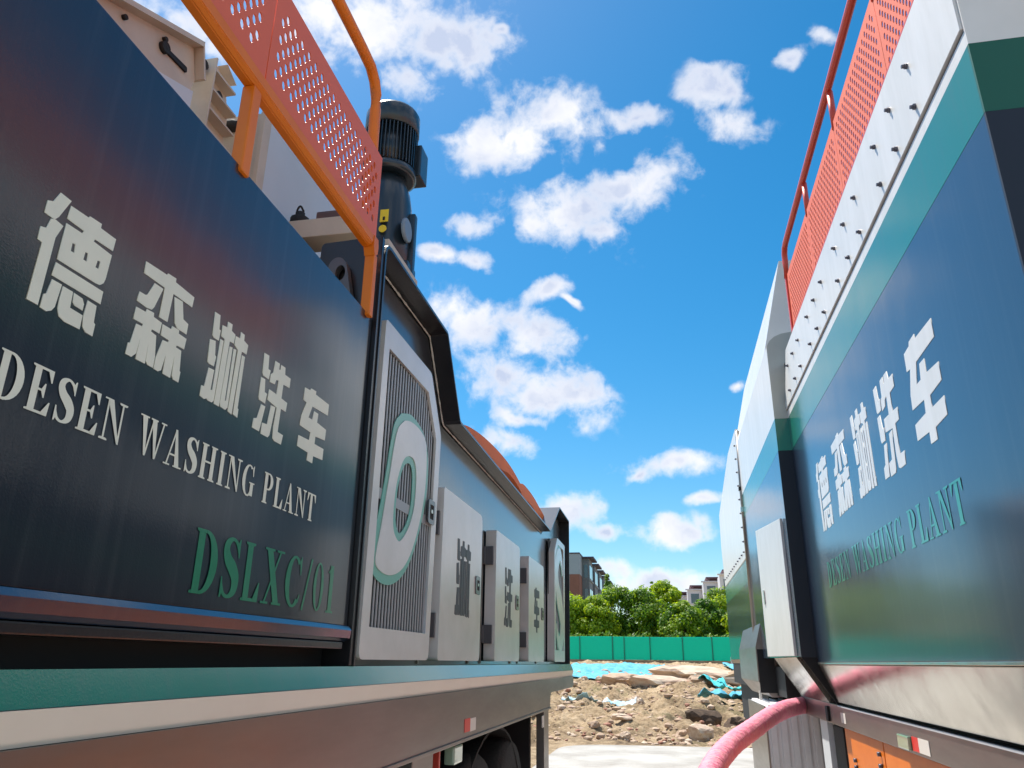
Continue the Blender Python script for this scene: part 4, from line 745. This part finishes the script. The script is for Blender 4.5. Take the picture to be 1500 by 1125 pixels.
# thousands of clods, too small to pick apart
random.seed(11); vs = []; fs = []
bmr = bmesh.new(); bmesh.ops.create_icosphere(bmr, subdivisions=1, radius=1); bv = [v.co.copy() for v in bmr.verts]; bf = [tuple(v.index for v in f.verts) for f in bmr.faces]; bmr.free()
for i in range(3000):
    y = 15.6 + 30 * random.random() ** 1.5; w = 2.6 + y * .11
    x = -.4 - y * .012 + random.uniform(-w, w)
    if y < 15.9 and x > -2: y += .5
    s = random.choice((.012, .018, .02, .025, .035, .06)) * (.6 + y / 25) * random.uniform(.6, 1.4); b0 = len(vs)
    z = ground_z(x, y); ca, sa = math.cos(i), math.sin(i)
    for q in bv:
        k = 1 + .45 * noise.noise(q * 1.7 + Vector((i, 0, 0))); a = q.x * s * k * 1.3; b = q.y * s * k; vs.append((x + a * ca - b * sa, y + a * sa + b * ca, z + s * .2 + q.z * s * k * .7))
    fs += [tuple(b0 + j for j in f) for f in bf]
me = mesh('rubble', vs, fs); ro = link('rubble', me, [rockm, rockp, mat('red_clod', (.33, .16, .11), .9)])
for i, p in enumerate(me.polygons): p.material_index = (0, 0, 0, 1, 2, 0)[(i // 20) % 6] if (i // 20) % 9 else 1
tag(ro, 'small stones and clods strewn over the dirt', 'rubble', kind='stuff')
# ------------------------------------------------------------------ dust nets
netm = mat('dust_net_blue', (.05, .33, .46), .85, vary=.9, vscale=3.2, vcol=(.18, .46, .58), bump=.8, bscale=7)
netg = mat('dust_net_turquoise', (.03, .46, .50), .8, vary=.7, vscale=3, vcol=(.12, .6, .66), bump=.8, bscale=9)
def net(name, fn, nu, nv, m, label, h=.05, freq=1.2):
    vs = []; fs = []
    for j in range(nv + 1):
        for i in range(nu + 1):
            x, y = fn(i / nu, j / nv)
            z = ground_z(x, y) + h + .10 * abs(noise.noise(Vector((x * freq, y * freq, 2)))) + .05 * noise.noise(Vector((x * 4, y * 4, 1)))
            vs.append((x, y, z))
    for j in range(nv):
        for i in range(nu): a = j * (nu + 1) + i; fs.append((a, a + 1, a + nu + 2, a + nu + 1))
    o = link(name, mesh(name, vs, fs), m)
    md = o.modifiers.new('thick', 'SOLIDIFY'); md.thickness = .01
    for p in o.data.polygons: p.use_smooth = True
    return tag(o, label, 'net', 'dust nets on the dirt')
wob = lambda t, s: .6 * noise.noise(Vector((t * 9, s, 0)))
net('dust_net', lambda u, v: (-30 + 29.6 * u + wob(v, 3), 36.5 + 1.5 * wob(u * 2, 1) + (57 - 36.5) * v), 150, 70, netm, 'broad pale blue dust net spread before the green fence on the left', .06)
net('dust_net', lambda u, v: (3.4 + 20 * u + wob(v, 5), 38.5 + wob(u * 2, 7) + 16 * v), 80, 40, netm, 'pale blue dust net behind the rubble heap on the right', .22)
net('dust_net', lambda u, v: (.9 + 2.2 * u + wob(v, 5) * .3, 32.6 - 3.2 * u + 1.1 * v + .35 * wob(u * 2, 7)), 40, 10, netg, 'narrow turquoise net trailing down off the big tan slab', .30)
net('dust_net', lambda u, v: (.7 + 3.2 * u, 23.6 + .4 * wob(u * 2, 7) + (1.5 * math.sin(math.pi * min(1, u * 1.05)) + .3) * v), 60, 14, netm, 'blue dust net strip lying across the dirt at right', .30)
clothm = mat('pale_cloth', (.55, .62, .66), .8, vary=.8, vscale=2, vcol=(.12, .5, .62))
o = net('cloth_strip', lambda u, v: (-3.2 + 2.2 * u, 23.9 - .9 * u + .2 * wob(u * 3, 9) + (.25 + .2 * u) * v), 50, 6, clothm, 'thin pale cloth strip trailing across the dirt at left', .12); o['category'] = 'cloth'; del o['group']
# ------------------------------------------------------------------ fence
fencem = mat('green_hoarding', (.003, .42, .27), .45, vary=.35, vscale=.5, vcol=(.003, .36, .24), coat=.15, coat_r=.4, bump=.25, bscale=1.2)
def translucent(m, col, f):
    n = m.node_tree.nodes; l = m.node_tree.links; t = n.new('ShaderNodeBsdfTranslucent'); t.inputs[0].default_value = (*col, 1)
    x = n.new('ShaderNodeMixShader'); x.inputs[0].default_value = f; l.new(n['Principled BSDF'].outputs[0], x.inputs[1]); l.new(t.outputs[0], x.inputs[2]); l.new(x.outputs[0], n['Material Output'].inputs[0])
translucent(fencem, (.004, .78, .66), .62)
FN = empty('site_fence', None, 'long green sheet fence closing the site below the trees', 'fence')
kx = -9.3 - 2.9 * 12; widths = [2.9, 2.9, 2.65, 2.4, 2.75, 2.9]
random.seed(4); i = 0
while kx < 48:
    w = (2.75, 2.45, 2.9, 2.85, 1.0, 2.2)[i % 6]; i += 1
    y0 = 70 + random.uniform(-.05, .05); tz = random.uniform(-.03, .03)
    p = boxes('fence_panel', [(kx + .02, kx + w - .02, y0, y0 + .03, .24 + random.uniform(-.03, .03), 2.12 + tz)], fencem, FN, .004)
    p2 = boxes('fence_post', [(kx - .03, kx + .03, y0 - .04, y0 + .08, .05, 2.14)], mat('post_green', (.01, .16, .12), .5) if i == 1 else MATS['post_green'], FN)
    kx += w
kerbm = mat('earth_bank', (.20, .13, .085), .95, vary=.8, vscale=1, vcol=(.32, .28, .2), bump=.5, bscale=6)
bank = boxes('earth_bank', [(-60, 60, 69.2, 71, -.4, .22)], kerbm); tag(bank, kind='structure')
# ------------------------------------------------------------------ trees
leafm = [bpy.data.materials.new('leaf_%s' % n) for n in ('bright', 'mid', 'deep')]
for m, c in zip(leafm, ((.25, .36, .012), (.15, .27, .010), (.07, .17, .012))):
    m.use_nodes = True; b = m.node_tree.nodes['Principled BSDF']; b.inputs['Roughness'].default_value = .55; b.inputs['Base Color'].default_value = (*c, 1)
    n = m.node_tree.nodes; l = m.node_tree.links; tr_ = n.new('ShaderNodeBsdfTranslucent'); tr_.inputs[0].default_value = (c[0] * 2.2, c[1] * 1.9, c[2], 1)
    ms = n.new('ShaderNodeMixShader'); ms.inputs[0].default_value = .5; l.new(b.outputs[0], ms.inputs[1]); l.new(tr_.outputs[0], ms.inputs[2]); l.new(ms.outputs[0], n['Material Output'].inputs[0])
barkm = mat('bark', (.12, .085, .055), .9)
def tree(x, y, h, w, seed, tone, label, nleaf=16000, thin_=False, cat='tree'):
    rd = random.Random(seed); t = empty('leafy_tree' if not thin_ else 'sparse_tree', None, label, cat, 'trees behind the green fence')
    z0 = .25; tips = []
    vs = []
    trunk = tube('trunk', [(x, y, z0 - .3), (x + .1, y, z0 + h * .3), (x, y + .1, z0 + h * .62)], .16, barkm, t, 8, lambda i, a: (1.2, .8, .45)[i])
    for k in range(7):
        a = rd.uniform(0, 6.28); q = z0 + h * rd.uniform(.25, .6); L_ = w * rd.uniform(.3, .48)
        tube('limb', [(x, y, q), (x + math.cos(a) * L_ * .6, y + math.sin(a) * L_ * .6, q + h * .12), (x + math.cos(a) * L_, y + math.sin(a) * L_, q + h * .25)], .06, barkm, t, 5, lambda i, a: (1, .7, .35)[i])
    clumps = []
    nc = 58 if not thin_ else 22
    for k in range(nc):
        u = rd.uniform(-1, 1) if not thin_ else rd.uniform(-.4, 1); a = rd.uniform(0, 6.28); rr = math.sqrt(max(0, 1 - abs(u) ** 2.2)) * rd.uniform(.55, 1.0)
        if thin_: rr *= .8 * (1 - u) * .7 + .1
        cz = z0 + h * .56 + u * h * .42; cr_ = w * (.15 + .08 * rd.random()) * (.8 if u > .5 else 1) * (1 if not thin_ else .5)
        clumps.append((x + math.cos(a) * rr * w * .42, y + math.sin(a) * rr * w * .42, cz, cr_))
    vs = []; fs = []; mi = []
    per = nleaf // nc
    for (cx, cy, cz, cr_) in clumps:
        tone_c = tone + rd.choice((-1, 0, 0, 0, 1))
        for q in range(per):
            d = Vector((rd.gauss(0, 1), rd.gauss(0, 1), rd.gauss(0, 1))).normalized() * cr_ * (rd.random() ** .45)
            d.z *= .8; p = Vector((cx, cy, cz)) + d; s = rd.uniform(.09, .18)
            nrm = (d.normalized() + Vector((rd.uniform(-.7, .7), rd.uniform(-.7, .7), rd.uniform(-.2, 1.0)))).normalized()
            a_ = nrm.orthogonal().normalized(); a_ = Matrix.Rotation(rd.uniform(0, 6.28), 3, nrm) @ a_; b_ = nrm.cross(a_); b0 = len(vs)
            vs += [p - a_ * s, p + b_ * s * .6, p + a_ * s, p - b_ * s * .6]; fs.append((b0, b0 + 1, b0 + 2, b0 + 3))
            mi.append(max(0, min(2, tone_c + rd.choice((-1, 0, 0, 1)))))
    me = mesh('crown', vs, fs)
    for m in leafm: me.materials.append(m)
    me.polygons.foreach_set('material_index', mi); link('crown', me, None, t)
    return t
TR = [(-10.4, 80, 6.9, 6.6, 1, 0, 'pale green bushy tree leaning against the dark end of the left trailer'),
      (-7.2, 79, 6.2, 4.6, 2, 0, 'light green rounded tree second from the left trailer'),
      (-5.2, 82, 7.5, 5.6, 3, 1, 'bright green broad tree in front of the sparse tall one'),
      (-2.4, 81, 7.3, 5.4, 4, 1, 'dense green tree left of the dark gap in the row'),
      (-.3, 84, 8.3, 4.6, 5, 0, 'tallest yellow green tree in the middle of the row'),
      (-1.0, 86.5, 5.6, 5.2, 6, 2, 'shadowy dark green tree filling the gap in the row'),
      (1.5, 78, 5.6, 4.4, 7, 1, 'low deep green tree below the white houses'),
      (3.6, 80, 6.0, 4.4, 8, 2, 'dark green tree beside the tall tree at right'),
      (5.4, 83, 7.9, 6.2, 9, 1, 'tall rounded green tree hiding the last white house'),
      (7.6, 78, 6.2, 4.6, 10, 0, 'light green tree at the edge of the right trailer')]
for a in TR: tree(a[0], a[1], a[2] * (.92 if a[4] != 9 else .84), a[3], *a[4:])
for i, (x, y, h, w) in enumerate(((-15, 80, 7, 7), (-21, 82, 8, 8), (-27, 80, 7, 8), (12, 80, 7, 7), (18, 82, 8, 8), (25, 80, 7, 8))):
    tree(x, y, h, w, 20 + i, i % 3, (('nearest', 'middle', 'farthest')[i % 3] + ' of the three trees out of sight behind the ' + ('left' if x < 0 else 'right') + ' trailer'), 4200)
tree(-6.75, 92, 9.6, 3.4, 31, 2, 'thin see-through tree rising above the row near the apartment block', 1300, True)
tree(-1.7, 96, 9.2, 2.4, 33, 2, 'small sparse treetop poking above the middle of the row', 500, True)
# undergrowth so the row closes at the fence
random.seed(2); vs = []; fs = []; mi = []
for i in range(9000):
    x = random.uniform(-24, 22); y = random.uniform(73, 76); z = .3 + random.random() ** .8 * (2.2 + .6 * noise.noise(Vector((x * .6, 0, 0)))); s = random.uniform(.10, .2)
    nrm = Vector((random.uniform(-1, 1), random.uniform(-1, .2), random.uniform(0, 1))).normalized(); a_ = nrm.orthogonal().normalized(); b_ = nrm.cross(a_); b0 = len(vs); p = Vector((x, y, z))
    vs += [p - a_ * s, p + b_ * s * .6, p + a_ * s, p - b_ * s * .6]; fs.append((b0, b0 + 1, b0 + 2, b0 + 3)); mi.append(random.choice((1, 2, 2)))
me = mesh('undergrowth', vs, fs)
for m in leafm: me.materials.append(m)
me.polygons.foreach_set('material_index', mi); tag(link('undergrowth', me), 'dense low bushes filling in behind the green fence', 'bushes', kind='stuff')
# ------------------------------------------------------------------ left apartment block
bgrey = mat('facade_blue_grey', (.30, .37, .42), .8, vary=.2, vscale=.3); bbrick = mat('facade_brick', (.24, .115, .085), .85, vary=.3, vscale=1.5)
bdark = mat('facade_side', (.16, .19, .21), .8); glassm = mat('window_glass', (.05, .09, .11), .08, coat=1); roofd = mat('roof_dark', (.06, .05, .07), .6)
AB = empty('apartment_block', None, 'four storey grey and brick apartment block beyond the trees at left', 'building')
boxes('wall', [(-26, -10.85, 100, 149, 10.66, 13.25)], bgrey, AB); boxes('wall', [(-26, -10.86, 100.01, 149, .2, 10.655)], bbrick, AB)
boxes('parapet', [(-26.1, -10.80, 99.95, 149, 13.255, 13.42)], roofd, AB)
for k, y in enumerate((103, 111, 119, 127, 135, 143)):
    bay = boxes('bay', [(-10.845, -9.9, y, y + 4.6, .2, 13.0 - .0 * k)], bdark, AB)
    boxes('bay_roof', [(-10.9, -9.25, y - .3, y + 5.0, 13.0, 13.22)], roofd, bay)
    for s in range(4):
        z = 1.2 + s * 3.1
        boxes('window', [(-9.895, -9.86, y + .5, y + 2.1, z, z + 1.7), ], glassm, bay); boxes('window', [(-9.895, -9.86, y + 2.5, y + 4.1, z, z + 1.7)], glassm, bay)
        boxes('sill', [(-9.895, -9.75, y - .0, y + 4.6, z - .35, z - .2)], bgrey, bay)
        boxes('window', [(-10.6, -10.1, y - .03, y - .002, z, z + 1.7)], glassm, bay)
        boxes('window', [(-10.845, -10.82, y + 5.2, y + 6.9, z, z + 1.6)], glassm, AB)
for s in range(2):
    for xk in (-13.5, -16.5, -19.5): boxes('window', [(xk, xk + 1.3, 99.97, 99.999, 4.4 + s * 3.4, 6.1 + s * 3.4)], glassm, AB)
# ------------------------------------------------------------------ white houses on the right
hwhite = mat('house_render', (.74, .74, .76), .8, vary=.15, vscale=.5); hbrown = mat('house_brown', (.20, .11, .12), .8); roofp = mat('roof_purple', (.15, .075, .095), .7)
HN = ((8.9, 112, 12.0, 'last and highest white house, beside the right trailer'), (6.9, 118, 11.6, 'second white house from the right trailer above the trees'),
      (4.7, 124, 11.0, 'third white house from the right trailer with plum flat roof'), (2.75, 131, 10.6, 'farthest white house, low between the treetops'))
for x, y, h, lab in HN:
    H = empty('white_house', None, lab, 'house', 'white houses behind the trees')
    boxes('wall', [(x - 1.5, x + .7, y, y + 5, .2, h - .35)], hwhite, H); boxes('side_wall', [(x + .701, x + 5.5, y + .3, y + 5, .2, h - .36)], hbrown, H)
    boxes('roof', [(x - 1.1, x + 5.7, y - .5, y + 5.4, h + .12, h + .34)], roofp, H); boxes('roof_storey', [(x - .6, x + 2.4, y + .1, y + 4.6, h - .349, h + .12)], hbrown, H)
    boxes('eave', [(x - 1.8, x + .9, y - .3, y + .5, h - .345, h - .2)], hwhite, H)
    for s in range(3):
        z = h - 2.3 - s * 3
        f_ = boxes('window', [(x - 1.0, x + .2, y - .03, y - .002, z, z + 1.4)], glassm, H)
        boxes('sill', [(x - 1.1, x + .3, y - .12, y - .031, z - .14, z - .02)], hwhite, f_)
        boxes('window', [(x + 1.4, x + 2.8, y + .27, y + .298, z, z + 1.4)], glassm, H)
